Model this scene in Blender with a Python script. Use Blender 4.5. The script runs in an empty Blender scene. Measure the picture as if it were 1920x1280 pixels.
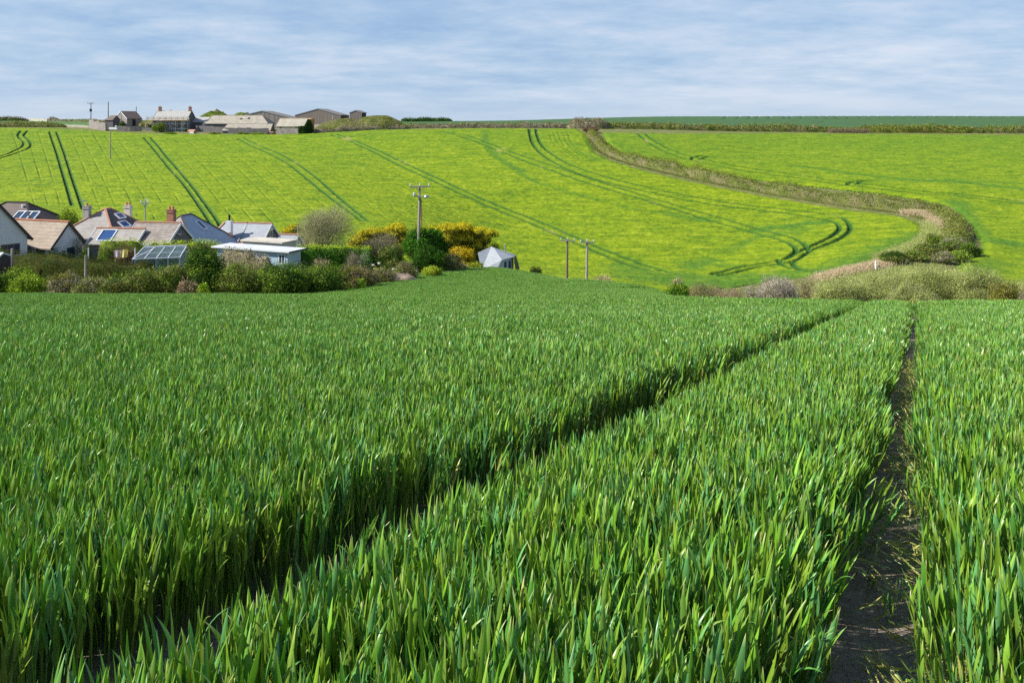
import bpy, math, random
import numpy as np
from mathutils import Vector, Matrix
R = math.radians
rnd = random.Random(7)
nr = np.random.default_rng(11)
scene = bpy.context.scene
COL = bpy.data.collections.new("place"); scene.collection.children.link(COL)
F = 1600.0; CX = 960.0; HY = 235.0          # focal length, axis and eye level in pixels of the 1920 px photograph

# ------------------------------------------------------------------ terrain heights
def pl(D): return -1.4 - 0.181 * D
def py(y, D, w=0.0): return (HY - y) / F * D - w
def prof(plane_to, pts): return [(D, pl(D)) for D in (0.3, 1, 2, 5, 10, 20, 30) if D < plane_to] + [(plane_to, pl(plane_to))] + pts
W_ = 0.45
COLS = [
 (-900, prof(50, [(62, pl(62)-.1), (75,-15.4), (90,-17.2), (105,-17.5), (120,-17.0), (135,py(430,135)), (155,py(400,155)), (190,py(350,190)), (235,py(303,235)), (265,py(272,265)), (290,py(248,290)), (305,py(239,305)), (330,py(229,330)), (400,py(225,400)), (460,py(224,460)), (700,0.0)])),
 (0,   prof(50, [(62, pl(62)-.1), (75,-15.4), (90,-17.2), (105,-17.5), (120,-17.0), (135,py(430,135)), (155,py(400,155)), (190,py(350,190)), (235,py(303,235)), (265,py(272,265)), (290,py(248,290)), (305,py(239,305)), (330,py(229,330)), (400,py(225,400)), (460,py(224,460)), (700,0.0)])),
 (500, prof(52, [(66, -13.7), (80,-16.3), (95,-17.8), (110,-18.0), (125,-17.8), (140,py(430,140)), (160,py(395,160)), (195,py(345,195)), (235,py(300,235)), (265,py(272,265)), (288,py(252,288)), (300,py(246,300)), (330,py(236,330)), (400,py(228,400)), (460,py(227,460)), (700,0.0)])),
 (750, prof(58, [(75,py(536,75,W_)), (90,py(520,90,W_)), (100,-17.6), (115,-19.2), (130,-19.6), (145,py(440,145)), (165,py(405,165)), (195,py(360,195)), (220,py(325,220)), (255,py(280,255)), (285,py(248,285)), (300,py(242,300)), (330,py(236,330)), (400,py(230,400)), (460,py(229,460)), (700,-1.0)])),
 (950, prof(58, [(75,py(538,75,W_)), (90,py(522,90,W_)), (105,py(507,105,W_)), (112,py(504,112,W_)), (125,-22.3), (135,-23.6), (145,-24.0), (160,py(457,160)), (178,py(415,178)), (196,py(370,196)), (218,py(328,218)), (250,py(284,250)), (285,py(247,285)), (300,py(241,300)), (330,py(234,330)), (400,py(228.5,400)), (460,py(228,460)), (700,-1.0)])),
 (1200,prof(56, [(75,py(546,75,W_)), (90,py(536,90,W_)), (105,-21.3), (120,-24.0), (135,-25.0), (145,py(511,145)), (160,py(465,160)), (178,py(418,178)), (196,py(374,196)), (218,py(330,218)), (250,py(285,250)), (285,py(248,285)), (300,py(243,300)), (330,py(236,330)), (400,py(225,400)), (460,py(221,460)), (700,0.0)])),
 (1400,prof(40, [(50,-10.85), (60,-13.6), (80,-18.5), (100,-23.0), (120,-25.0), (140,py(519,140)), (157,py(472,157)), (178,py(420,178)), (196,py(378,196)), (218,py(335,218)), (250,py(290,250)), (285,py(254,285)), (300,py(248,300)), (330,py(238,330)), (400,py(224,400)), (460,py(220,460)), (700,0.0)])),
 (1720,prof(35, [(42,-9.25), (50,-11.6), (65,-15.7), (80,-19.5), (100,-22.4), (120,-22.9), (140,py(485,140)), (158,py(445,158)), (178,py(405,178)), (196,py(370,196)), (218,py(332,218)), (250,py(290,250)), (285,py(257,285)), (300,py(250.5,300)), (330,py(239,330)), (400,py(222,400)), (460,py(219.5,460)), (700,0.0)])),
 (1920,prof(35, [(42,-9.25), (50,-11.5), (65,-15.5), (80,-19.3), (100,-22.4), (120,-23.4), (140,py(500,140)), (158,py(450,158)), (178,py(408,178)), (196,py(370,196)), (218,py(332,218)), (250,py(290,250)), (285,py(258,285)), (300,py(251,300)), (330,py(239,330)), (400,py(222,400)), (460,py(220,460)), (700,0.0)])),
 (2900,prof(35, [(42,-9.25), (50,-11.5), (65,-15.5), (80,-19.3), (100,-22.4), (120,-23.4), (140,py(500,140)), (158,py(450,158)), (178,py(408,178)), (196,py(370,196)), (218,py(332,218)), (250,py(290,250)), (285,py(258,285)), (300,py(251,300)), (330,py(239,330)), (400,py(222,400)), (460,py(220,460)), (700,0.0)])),
]
def pchip(xs, ys, xq):
    xs = np.array(xs, float); ys = np.array(ys, float); h = np.diff(xs); d = np.diff(ys) / h
    m = np.zeros_like(ys); m[0] = d[0]; m[-1] = d[-1]
    for i in range(1, len(xs)-1):
        if d[i-1]*d[i] > 0:
            w1 = 2*h[i]+h[i-1]; w2 = h[i]+2*h[i-1]
            m[i] = (w1+w2)/(w1/d[i-1]+w2/d[i])
    i = np.clip(np.searchsorted(xs, xq)-1, 0, len(xs)-2)
    t = (xq-xs[i])/h[i]; t2 = t*t; t3 = t2*t
    return (2*t3-3*t2+1)*ys[i] + (t3-2*t2+t)*h[i]*m[i] + (-2*t3+3*t2)*ys[i+1] + (t3-t2)*h[i]*m[i+1]
ND = 900; LD = np.linspace(math.log(0.3), math.log(700), ND)
TAB = np.array([pchip([p[0] for p in c[1]], [p[1] for p in c[1]], np.exp(LD)) for c in COLS])
CU = np.array([(c[0]-CX)/F for c in COLS])
UQ = np.linspace(CU[0], CU[-1], 400)
ZT = np.zeros((400, ND))
iu = np.clip(np.searchsorted(CU, UQ)-1, 0, len(CU)-2)
mm = np.zeros_like(TAB)
for i in range(1, len(CU)-1): mm[i] = (TAB[i+1]-TAB[i-1])/(CU[i+1]-CU[i-1])
for k, (u, i) in enumerate(zip(UQ, iu)):
    h = CU[i+1]-CU[i]; t = (u-CU[i])/h
    ZT[k] = (2*t**3-3*t*t+1)*TAB[i] + (t**3-2*t*t+t)*h*mm[i] + (-2*t**3+3*t*t)*TAB[i+1] + (t**3-t*t)*h*mm[i+1]
def gz(X, D):
    X = np.asarray(X, float); D = np.asarray(D, float)
    Dc = np.clip(D, 0.31, 690)
    u = np.clip(X/Dc, CU[0], CU[-1]-1e-6)
    a = (u-CU[0])/(UQ[1]-UQ[0]); b = (np.log(Dc)-LD[0])/(LD[1]-LD[0])
    i = np.clip(a.astype(int), 0, 398); j = np.clip(b.astype(int), 0, ND-2)
    fa = a-i; fb = b-j
    z = (ZT[i,j]*(1-fa)+ZT[i+1,j]*fa)*(1-fb) + (ZT[i,j+1]*(1-fa)+ZT[i+1,j+1]*fa)*fb
    return np.where(D < 20, -1.4-0.181*D, z)
def gz1(x, y): return float(gz(np.array([x]), np.array([y]))[0])
def hit(px, pyy, dmin=127, dmax=470, lift=0.0):
    """world (x, y) where the line of sight through a photo pixel meets the ground"""
    Ds = np.linspace(dmin, dmax, 1400); X = (px-CX)/F*Ds
    g = gz(X, Ds)+lift; s = (HY-pyy)/F*Ds
    below = np.nonzero(s <= g)[0]
    D = Ds[below[0]] if len(below) else dmax
    return ((px-CX)/F*D, D)
def at(px, D, pyy=None):
    """world point at a photo pixel and distance; on the ground if no row is given"""
    x = (px-CX)/F*D
    return Vector((x, D, gz1(x, D) if pyy is None else (HY-pyy)/F*D))

# ------------------------------------------------------------------ helpers
def tag(o, label=None, cat=None, group=None, kind=None):
    if label: o["label"] = label
    if cat: o["category"] = cat
    if group: o["group"] = group
    if kind: o["kind"] = kind
    return o
def mesh_np(name, V, Fq, mat, parent=None, attrs=None, smooth=False, cols=None):
    V = np.asarray(V, dtype=np.float32).reshape(-1, 3); Fq = np.asarray(Fq, dtype=np.int32)
    k = Fq.shape[1]
    me = bpy.data.meshes.new(name)
    me.vertices.add(len(V)); me.vertices.foreach_set("co", V.ravel())
    me.loops.add(Fq.size); me.loops.foreach_set("vertex_index", Fq.ravel())
    me.polygons.add(len(Fq)); me.polygons.foreach_set("loop_start", np.arange(0, Fq.size, k, dtype=np.int32))
    if smooth: me.polygons.foreach_set("use_smooth", np.ones(len(Fq), dtype=bool))
    for an, av in (attrs or {}).items():
        a = me.attributes.new(an, 'FLOAT', 'POINT'); a.data.foreach_set("value", np.asarray(av, dtype=np.float32).ravel())
    if cols is not None:
        a = me.color_attributes.new("Col", 'FLOAT_COLOR', 'POINT')
        c4 = np.ones((len(V), 4), dtype=np.float32); c4[:, :3] = cols; a.data.foreach_set("color", c4.ravel())
    me.update(calc_edges=True)
    me.materials.append(mat)
    o = bpy.data.objects.new(name, me); COL.objects.link(o)
    if parent: o.parent = parent
    return o
def empty(name, loc, rz=0.0):
    o = bpy.data.objects.new(name, None); COL.objects.link(o); o.location = loc; o.rotation_euler = (0, 0, rz)
    o.empty_display_size = 0.3
    return o
class MB:
    def __init__(s): s.v = []; s.f = []
    def poly(s, pts):
        n = len(s.v); s.v += [tuple(p) for p in pts]; s.f.append(list(range(n, n+len(pts))))
    def box(s, x0, x1, y0, y1, z0, z1):
        n = len(s.v)
        s.v += [(x0,y0,z0),(x1,y0,z0),(x1,y1,z0),(x0,y1,z0),(x0,y0,z1),(x1,y0,z1),(x1,y1,z1),(x0,y1,z1)]
        s.f += [[n+i for i in q] for q in ((3,2,1,0),(4,5,6,7),(0,1,5,4),(1,2,6,5),(2,3,7,6),(3,0,4,7))]
    def bar(s, a, b, w, h=None, up=(0,0,1)):
        a = Vector(a); b = Vector(b); h = h or w; d = (b-a).normalized(); u = Vector(up)
        if abs(d.dot(u)) > .98: u = Vector((0,1,0))
        r = d.cross(u).normalized(); u = r.cross(d).normalized(); n = len(s.v)
        for p in (a, b):
            for i, j in ((-1,-1),(1,-1),(1,1),(-1,1)): s.v.append(tuple(p+r*(w/2*i)+u*(h/2*j)))
        s.f += [[n+i for i in q] for q in ((3,2,1,0),(4,5,6,7),(0,1,5,4),(1,2,6,5),(2,3,7,6),(3,0,4,7))]
    def tube(s, a, b, r0, r1=None, n=8):
        a = Vector(a); b = Vector(b); r1 = r0 if r1 is None else r1; d = (b-a).normalized()
        u = Vector((0,0,1)) if abs(d.z) < .9 else Vector((0,1,0)); x = d.cross(u).normalized(); y = x.cross(d)
        k = len(s.v)
        for p, r in ((a, r0), (b, r1)):
            for i in range(n):
                t = 2*math.pi*i/n; s.v.append(tuple(p+x*(r*math.cos(t))+y*(r*math.sin(t))))
        for i in range(n): s.f.append([k+i, k+(i+1)%n, k+n+(i+1)%n, k+n+i])
        s.f.append([k+i for i in range(n)][::-1]); s.f.append([k+n+i for i in range(n)])
    def slab(s, pts, t, down=(0,0,-1)):
        """closed plate: polygon pts (any convex), thickness t along down"""
        n = len(s.v); m = len(pts); dn = Vector(down)*t
        s.v += [tuple(p) for p in pts] + [tuple(Vector(p)+dn) for p in pts]
        s.f.append([n+i for i in range(m)]); s.f.append([n+m+i for i in range(m)][::-1])
        for i in range(m): s.f.append([n+i, n+m+i, n+m+(i+1)%m, n+(i+1)%m])
    def lathe(s, c, prof_, n=12):
        k = len(s.v); m = len(prof_)
        for r, z in prof_:
            for i in range(n):
                t = 2*math.pi*i/n; s.v.append((c[0]+r*math.cos(t), c[1]+r*math.sin(t), c[2]+z))
        for j in range(m-1):
            for i in range(n): s.f.append([k+j*n+i, k+j*n+(i+1)%n, k+(j+1)*n+(i+1)%n, k+(j+1)*n+i])
        s.f.append([k+i for i in range(n)][::-1]); s.f.append([k+(m-1)*n+i for i in range(n)])
    def build(s, name, mat, parent=None, smooth=False):
        me = bpy.data.meshes.new(name); me.from_pydata(s.v, [], s.f); me.materials.append(mat)
        import bmesh
        bm = bmesh.new(); bm.from_mesh(me); bmesh.ops.recalc_face_normals(bm, faces=bm.faces); bm.to_mesh(me); bm.free()
        if smooth:
            for p in me.polygons: p.use_smooth = True
        o = bpy.data.objects.new(name, me); COL.objects.link(o)
        if parent: o.parent = parent
        return o
def ctree(o, parent=None):
    c = o.copy(); COL.objects.link(c); c.parent = parent
    for ch in o.children: ctree(ch, c)
    return c

# ------------------------------------------------------------------ materials
def newmat(name):
    m = bpy.data.materials.new(name); m.use_nodes = True; nt = m.node_tree; nt.nodes.clear()
    out = nt.nodes.new("ShaderNodeOutputMaterial"); b = nt.nodes.new("ShaderNodeBsdfPrincipled")
    nt.links.new(b.outputs[0], out.inputs[0]); return m, nt, b, out
def N(nt, t, **kw):
    n = nt.nodes.new(t)
    for k, v in kw.items():
        if k in n.inputs: n.inputs[k].default_value = v
        else: setattr(n, k, v)
    return n
def ramp(nt, fac, stops):
    r = nt.nodes.new("ShaderNodeValToRGB"); e = r.color_ramp.elements
    while len(e) > 1: e.remove(e[-1])
    e[0].position = stops[0][0]; e[0].color = (*stops[0][1], 1)
    for p, c in stops[1:]:
        x = e.new(p); x.color = (*c, 1)
    nt.links.new(fac, r.inputs[0]); return r.outputs[0]
def mixc(nt, fac, a, b, mode='MIX'):
    m = nt.nodes.new("ShaderNodeMix"); m.data_type = 'RGBA'; m.blend_type = mode
    for sock, v in ((m.inputs[0], fac), (m.inputs[6], a), (m.inputs[7], b)):
        if isinstance(v, (int, float)): sock.default_value = v
        elif isinstance(v, tuple): sock.default_value = (*v, 1)
        else: nt.links.new(v, sock)
    return m.outputs[2]
def mth(nt, op, a, b=None, c=None, clamp=False):
    m = nt.nodes.new("ShaderNodeMath"); m.operation = op; m.use_clamp = clamp
    for i, v in enumerate((a, b, c)):
        if v is None: continue
        if isinstance(v, (int, float)): m.inputs[i].default_value = v
        else: nt.links.new(v, m.inputs[i])
    return m.outputs[0]
def noise(nt, scale, detail=4, rough=.55, vec=None, mul=None, rot=None):
    n = N(nt, "ShaderNodeTexNoise"); n.inputs["Scale"].default_value = scale; n.inputs["Detail"].default_value = detail; n.inputs["Roughness"].default_value = rough
    if vec is None: vec = nt.nodes.new("ShaderNodeTexCoord").outputs["Object"]
    if mul is not None or rot is not None:
        mp = nt.nodes.new("ShaderNodeMapping"); nt.links.new(vec, mp.inputs[0]); vec = mp.outputs[0]
        if mul: mp.inputs["Scale"].default_value = mul
        if rot: mp.inputs["Rotation"].default_value = rot
    nt.links.new(vec, n.inputs["Vector"]); return n.outputs[0]
def bump(nt, b, h, strength=.3, dist=.05):
    n = nt.nodes.new("ShaderNodeBump"); n.inputs["Strength"].default_value = strength; n.inputs["Distance"].default_value = dist
    nt.links.new(h, n.inputs["Height"]); nt.links.new(n.outputs[0], b.inputs["Normal"])
def plain(name, col, rough=.7, var=.25, scale=2.0, metal=0.0, col2=None, bmp=.2, mul=None):
    m, nt, b, o = newmat(name); n = noise(nt, scale, 5, .6, mul=mul)
    c2 = col2 or tuple(c*(1-var) for c in col)
    c = ramp(nt, n, [(.3, c2), (.7, tuple(min(1, x*(1+var*.4)) for x in col))])
    nt.links.new(c, b.inputs["Base Color"]); b.inputs["Roughness"].default_value = rough; b.inputs["Metallic"].default_value = metal
    if bmp: bump(nt, b, noise(nt, scale*6, 3, .6, mul=mul), bmp, .02)
    return m
def leafmat(name, cols, trans=.25, rough=.5, spec=.4, objrand=.25, tcol=1.5):
    """foliage: colour from the mesh's own 'Col' attribute, varied"""
    m, nt, b, o = newmat(name)
    a = nt.nodes.new("ShaderNodeAttribute"); a.attribute_name = "Col"
    oi = nt.nodes.new("ShaderNodeObjectInfo")
    v = mth(nt, 'MULTIPLY_ADD', oi.outputs["Random"], objrand, 1-objrand/2)
    hsv = nt.nodes.new("ShaderNodeHueSaturation"); nt.links.new(a.outputs["Color"], hsv.inputs["Color"]); nt.links.new(v, hsv.inputs["Value"])
    nt.links.new(hsv.outputs[0], b.inputs["Base Color"]); b.inputs["Roughness"].default_value = rough
    b.inputs["Specular IOR Level"].default_value = spec
    tr = nt.nodes.new("ShaderNodeBsdfTranslucent"); ms = nt.nodes.new("ShaderNodeMixShader"); ms.inputs[0].default_value = trans
    tc = mixc(nt, 1.0, hsv.outputs[0], (1.25*tcol/1.5, 1.35*tcol/1.5, .7*tcol/1.5), 'MULTIPLY'); nt.links.new(tc, tr.inputs[0])
    nt.links.new(b.outputs[0], ms.inputs[1]); nt.links.new(tr.outputs[0], ms.inputs[2]); nt.links.new(ms.outputs[0], o.inputs[0])
    return m

# ------------------------------------------------------------------ camera, sun, sky
cam = bpy.data.objects.new("camera", bpy.data.cameras.new("camera")); scene.collection.objects.link(cam)
cam.data.lens = 30.0; cam.data.sensor_width = 36.0; cam.data.shift_y = -(640-HY)/1920.0
cam.location = (0, 0, 0); cam.rotation_euler = (R(90), 0, 0); cam.data.clip_end = 5000; cam.data.clip_start = .05
scene.camera = cam
SUN_EL = R(40); SUN_AZ = math.atan2(-.985, -.19)
sd = Vector((math.sin(SUN_AZ)*math.cos(SUN_EL), math.cos(SUN_AZ)*math.cos(SUN_EL), math.sin(SUN_EL)))
sl = bpy.data.lights.new("sun", 'SUN'); sl.energy = 5.0; sl.angle = R(.53); sl.color = (1.0, .95, .87)
so = bpy.data.objects.new("sun", sl); scene.collection.objects.link(so); so.rotation_euler = (-sd).to_track_quat('-Z', 'Y').to_euler()
w = bpy.data.worlds.new("World"); scene.world = w; w.use_nodes = True; nt = w.node_tree; nt.nodes.clear()
wo = nt.nodes.new("ShaderNodeOutputWorld"); bg = nt.nodes.new("ShaderNodeBackground"); bg.inputs[1].default_value = .1
sky = nt.nodes.new("ShaderNodeTexSky"); sky.sky_type = 'NISHITA'; sky.sun_disc = False; sky.sun_elevation = SUN_EL; sky.sun_rotation = SUN_AZ
sky.altitude = 40; sky.dust_density = .6; sky.ozone_density = 1.6
tc = nt.nodes.new("ShaderNodeTexCoord"); sp = nt.nodes.new("ShaderNodeSeparateXYZ"); nt.links.new(tc.outputs["Generated"], sp.inputs[0])
zz = mth(nt, 'ADD', mth(nt, 'MAXIMUM', sp.outputs[2], 0.0), .14)
cb = nt.nodes.new("ShaderNodeCombineXYZ"); nt.links.new(mth(nt, 'DIVIDE', sp.outputs[0], zz), cb.inputs[0]); nt.links.new(mth(nt, 'DIVIDE', sp.outputs[1], zz), cb.inputs[1])
n1 = noise(nt, .60, 4, .55, vec=cb.outputs[0], mul=(.6, 1.0, 1), rot=(0, 0, R(-14)))
n2 = noise(nt, 2.0, 9, .66, vec=cb.outputs[0], mul=(.85, 1.0, 1), rot=(0, 0, R(-18)))
n3 = noise(nt, .16, 2, .5, vec=cb.outputs[0], mul=(1, 1, 1))
mixn = mth(nt, 'ADD', mth(nt, 'MULTIPLY', n1, .50), mth(nt, 'ADD', mth(nt, 'MULTIPLY', n2, .50), mth(nt, 'MULTIPLY', n3, .25)))
cl = ramp(nt, mixn, [(.42, (2.05, 3.2, 5.1)), (.53, (2.8, 4.05, 5.8)), (.61, (3.7, 4.8, 6.2)), (.74, (5.5, 6.0, 6.9))])
skm = mixc(nt, 1.0, sky.outputs[0], (.62, .78, 1.05), 'MULTIPLY')
hz = ramp(nt, sp.outputs[2], [(0.0, (.45, .45, .45)), (.035, (.12, .12, .12)), (.18, (.15, .15, .15)), (.45, (.85, .85, .85))])
fin = mixc(nt, hz, cl, skm)
# brighter pale band of thin cloud low on the horizon
hb = ramp(nt, sp.outputs[2], [(0.0, (.62, .62, .62)), (.02, (.45, .45, .45)), (.06, (0, 0, 0))])
fin = mixc(nt, hb, fin, (4.5, 5.4, 6.7))
nt.links.new(fin, bg.inputs[0]); nt.links.new(bg.outputs[0], wo.inputs[0])
scene.view_settings.view_transform = 'Standard'; scene.view_settings.look = 'None'; scene.view_settings.exposure = .40; scene.view_settings.gamma = 1
scene.render.engine = 'CYCLES'
cy = scene.cycles; cy.max_bounces = 6; cy.diffuse_bounces = 2; cy.transmission_bounces = 4; cy.glossy_bounces = 3; cy.transparent_max_bounces = 8
cy.use_denoising = False
# ------------------------------------------------------------------ ground, fields and crops
def grid_faces(nu, nd, keep=None):
    i = np.arange(nu-1)[:, None]*nd + np.arange(nd-1)[None, :]
    q = np.stack([i, i+nd, i+nd+1, i+1], -1).reshape(-1, 4)
    return q if keep is None else q[keep(q)]
def compact(V, Q, extra):
    used = np.zeros(len(V), bool); used[Q.ravel()] = True; m = np.cumsum(used)-1
    return V[used], m[Q], [e[used] for e in extra]
def inpoly(x, y, P):
    P = np.array(P, float); r = np.zeros(x.shape, bool); n = len(P)
    for i in range(n):
        x0, y0 = P[i]; x1, y1 = P[(i+1) % n]
        c = ((y0 > y) != (y1 > y)) & (x < (x1-x0)*(y-y0)/((y1-y0) or 1e-9)+x0)
        r ^= c
    return r
def spline(P, n=8):
    P = [np.array(p, float) for p in P]; out = []
    for i in range(len(P)-1):
        a = P[i-1] if i else 2*P[0]-P[1]; b = P[i]; c = P[i+1]; d = P[i+2] if i+2 < len(P) else 2*P[-1]-P[-2]
        for k in range(n):
            t = k/n; out.append(.5*((2*b)+(c-a)*t+(2*a-5*b+4*c-d)*t*t+(3*b-a-3*c+d)*t**3))
    out.append(P[-1]); return out
def linedist(X, Y, pts):
    pts = np.array(pts); best = np.full(X.shape, 1e9, np.float32)
    pad = 6.0
    for (x0, y0), (x1, y1) in zip(pts[:-1], pts[1:]):
        m = (X > min(x0, x1)-pad) & (X < max(x0, x1)+pad) & (Y > min(y0, y1)-pad) & (Y < max(y0, y1)+pad)
        if not m.any(): continue
        dx, dy = x1-x0, y1-y0; L = dx*dx+dy*dy+1e-9
        t = np.clip(((X[m]-x0)*dx+(Y[m]-y0)*dy)/L, 0, 1)
        best[m] = np.minimum(best[m], np.hypot(X[m]-x0-t*dx, Y[m]-y0-t*dy))
    return best
def vnoise(X, Y, s, seed):
    """smooth value noise"""
    g = np.random.default_rng(seed).random((256, 256)).astype(np.float32)
    x = X/s; y = Y/s; i = np.floor(x).astype(int); j = np.floor(y).astype(int); fx = x-i; fy = y-j
    fx = fx*fx*(3-2*fx); fy = fy*fy*(3-2*fy); i &= 255; j &= 255; i1 = (i+1) & 255; j1 = (j+1) & 255
    return (g[i,j]*(1-fx)+g[i1,j]*fx)*(1-fy)+(g[i,j1]*(1-fx)+g[i1,j1]*fx)*fy

# the ground sheet: soil and rough grass, out to the horizon
us = np.linspace(-1.15, 1.15, 240); Ds = np.exp(np.linspace(math.log(.8), math.log(690), 420))
U, DD = np.meshgrid(us, Ds, indexing='ij'); X = U*DD
Z = gz(X, DD)
near = DD < 60
for c in (-.14, -2.3):          # wheel ruts
    d = np.abs(X-.478*DD-c); Z = Z-np.where(near, .05*np.exp(-(d/.2)**2), 0)
V = np.stack([X, DD, Z], -1).reshape(-1, 3); Q = grid_faces(240, 420)
m, nt, b, o = newmat("ground_soil_and_grass")
geo = nt.nodes.new("ShaderNodeNewGeometry"); ps = geo.outputs["Position"]; sx = nt.nodes.new("ShaderNodeSeparateXYZ"); nt.links.new(ps, sx.inputs[0])
soil = ramp(nt, noise(nt, 9, 8, .7, vec=ps), [(.3, (.20, .15, .11)), (.55, (.36, .28, .21)), (.75, (.52, .43, .33))])
grass = ramp(nt, noise(nt, .5, 8, .7, vec=ps), [(.3, (.09, .12, .02)), (.5, (.16, .18, .035)), (.7, (.30, .26, .12))])
fac = mth(nt, 'MULTIPLY', mth(nt, 'SUBTRACT', sx.outputs[1], 58), .2, clamp=True)
nt.links.new(mixc(nt, fac, soil, grass), b.inputs["Base Color"]); b.inputs["Roughness"].default_value = .95
vor = nt.nodes.new("ShaderNodeTexVoronoi"); vor.inputs["Scale"].default_value = 22; vor.feature = 'DISTANCE_TO_EDGE'; nt.links.new(ps, vor.inputs["Vector"])
hh = mth(nt, 'ADD', mth(nt, 'MULTIPLY', noise(nt, 14, 8, .7, vec=ps), 1.0), mth(nt, 'MINIMUM', mth(nt, 'MULTIPLY', vor.outputs["Distance"], 2.0), .25))
bump(nt, b, hh, .9, .06)
ground = mesh_np("ground", V, Q, m, smooth=True); tag(ground, "bare brown soil and rough grass ground under the crops and hedges", "ground", kind="structure")
# apron behind and beside the camera
ap = MB(); ap.poly([(-60, -40, -1.4+7.2), (60, -40, -1.4+7.2), (60, .9, pl(.9)-.02), (-60, .9, pl(.9)-.02)])
apo = ap.build("ground_behind", m); apo.name = "ground"; tag(apo, "bare soil ground behind the viewpoint", "ground", kind="structure")

# ---- barley canopies with sunken tramlines
PAIRS = [
 [(-60,306),(0,293),(28,282),(42,274),(44,266),(36,258),(34,252),(39,245)], [(-60,312),(0,297),(33,286),(54,277),(58,268),(50,259),(45,253),(52,245)],
 [(93,247),(98,262),(106,285),(115,315),(124,345),(136,385)], [(106,247),(113,265),(122,290),(132,322),(142,352),(156,392)],
 [(270,258),(281,270),(296,288),(318,315),(345,345),(372,382),(392,412),(400,425)], [(283,258),(296,272),(312,292),(335,318),(362,350),(388,385),(408,412),(414,425)],
 [(447,260),(470,272),(510,290),(545,310),(580,338),(612,364),(650,392),(680,415)], [(459,259),(482,270),(525,288),(560,308),(598,336),(632,366),(665,393),(692,415)],
 [(622,253),(650,262),(700,284),(750,310),(820,342),(880,370),(940,396),(1000,420),(1060,446),(1120,472),(1180,495),(1225,508)],
 [(634,252),(662,262),(715,284),(765,308),(835,340),(895,368),(955,393),(1020,418),(1080,444),(1140,470),(1200,492),(1255,510)],
 [(820,247),(860,254),(905,270),(960,292),(1030,318),(1100,342),(1180,366),(1260,390),(1330,412),(1400,432),(1460,448),(1487,460),(1492,470),(1480,480)],
 [(832,246),(875,253),(925,271),(975,290),(1045,313),(1115,337),(1195,362),(1275,386),(1345,406),(1415,426),(1480,443),(1505,455),(1514,464),(1518,470)],
 [(993,241),(994,252),(1000,270),(1018,290),(1055,312),(1120,336),(1200,356),(1300,377),(1380,389),(1460,398),(1530,408),(1560,414),(1574,425),(1568,436),(1545,450),(1500,470),(1465,487),(1400,498),(1360,507),(1335,513)],
 [(1006,241),(1007,252),(1015,270),(1034,288),(1072,309),(1140,332),(1220,352),(1310,370),(1400,384),(1480,393),(1545,400),(1580,408),(1594,424),(1588,438),(1560,454),(1520,470),(1485,490),(1420,500),(1380,510),(1350,515)],
 [(1460,486),(1468,497),(1500,504),(1560,508)], [(1485,489),(1492,499),(1520,505),(1570,507)],
]
PAIRS_B = [
 [(1193,247),(1205,258),(1222,270),(1245,283),(1275,294),(1310,302),(1360,313),(1420,323),(1500,334),(1560,343),(1640,352),(1720,362),(1800,368),(1930,384),(2050,400)],
 [(1207,247),(1218,257),(1236,268),(1258,280),(1290,291),(1325,299),(1375,309),(1435,319),(1515,330),(1580,340),(1660,349),(1740,359),(1820,365),(1930,378),(2050,394)],
 [(1296,299),(1300,295),(1320,292),(1345,295)], [(1312,299),(1318,296),(1332,293)],
 [(1588,347),(1592,342),(1604,339),(1625,338)], [(1606,345),(1612,341),(1625,339),(1640,338)],
]
# wide, soft bands where the crop is greener
SOFT = [([(912,244),(910,256),(914,272),(925,288),(945,303),(965,315),(980,321)], 1.3, .8), ([(975,252),(940,248),(912,250)], .9, .55),
 ([(970,322),(1000,338),(1025,347)], .8, .7), ([(1050,354),(1080,364),(1120,374)], 1.1, .55), ([(1150,382),(1200,395)], .9, .4),
 ([(1245,398),(1280,406),(1325,413)], 1.5, .7), ([(1420,432),(1450,427),(1500,420),(1540,417)], 1.8, .9), ([(1445,440),(1480,434),(1510,428)], 2.2, .6),
 ([(1430,440),(1405,452),(1370,467)], 1.1, .6), ([(1300,500),(1305,492),(1330,488)], 2.0, .75), ([(1270,488),(1340,496),(1380,500)], 1.2, .45),
 ([(215,262),(280,266),(350,264),(450,260),(560,258),(700,252),(850,246),(960,243)], .9, .55), ([(0,246),(60,246),(150,247),(220,252)], .8, .6),
 ([(215,300),(250,299),(300,293),(330,288)], .7, .6), ([(1065,262),(1080,280),(1120,300)], 1.4, .5), ([(1040,250),(1050,270),(1070,285)], 1.0, .35), ([(0,320),(60,305),(110,298)], .9, .45),
 ([(1170,500),(1210,512),(1330,520),(1450,517),(1540,505),(1600,488),(1660,468),(1725,440)], 3.2, .8), ([(1200,520),(1340,530),(1500,516)], 4.0, .9),
 ([(1100,262),(1118,285),(1150,302),(1250,328),(1400,360),(1550,384),(1690,401)], 1.0, .6), ([(60,420),(110,418)], 1.0, .3)]
SOFT_B = [([(1480,310),(1540,316),(1600,325),(1700,336),(1800,341),(1920,355)], 1.6, .7), ([(1640,338),(1720,337),(1850,340),(2000,350)], 1.4, .5), ([(1160,264),(1500,266),(2000,270)], .8, .35),
 ([(1350,292),(1500,290),(1700,288),(2000,286)], .9, .3), ([(1800,366),(1870,372),(2000,395)], 1.0, .6), ([(1795,378),(1802,395),(1820,420),(1845,445),(1900,455)], 2.5, .7),
 ([(1870,490),(1850,505),(1830,520)], 2.5, .5), ([(1140,250),(1150,268),(1180,285)], 1.6, .4)]
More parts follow.
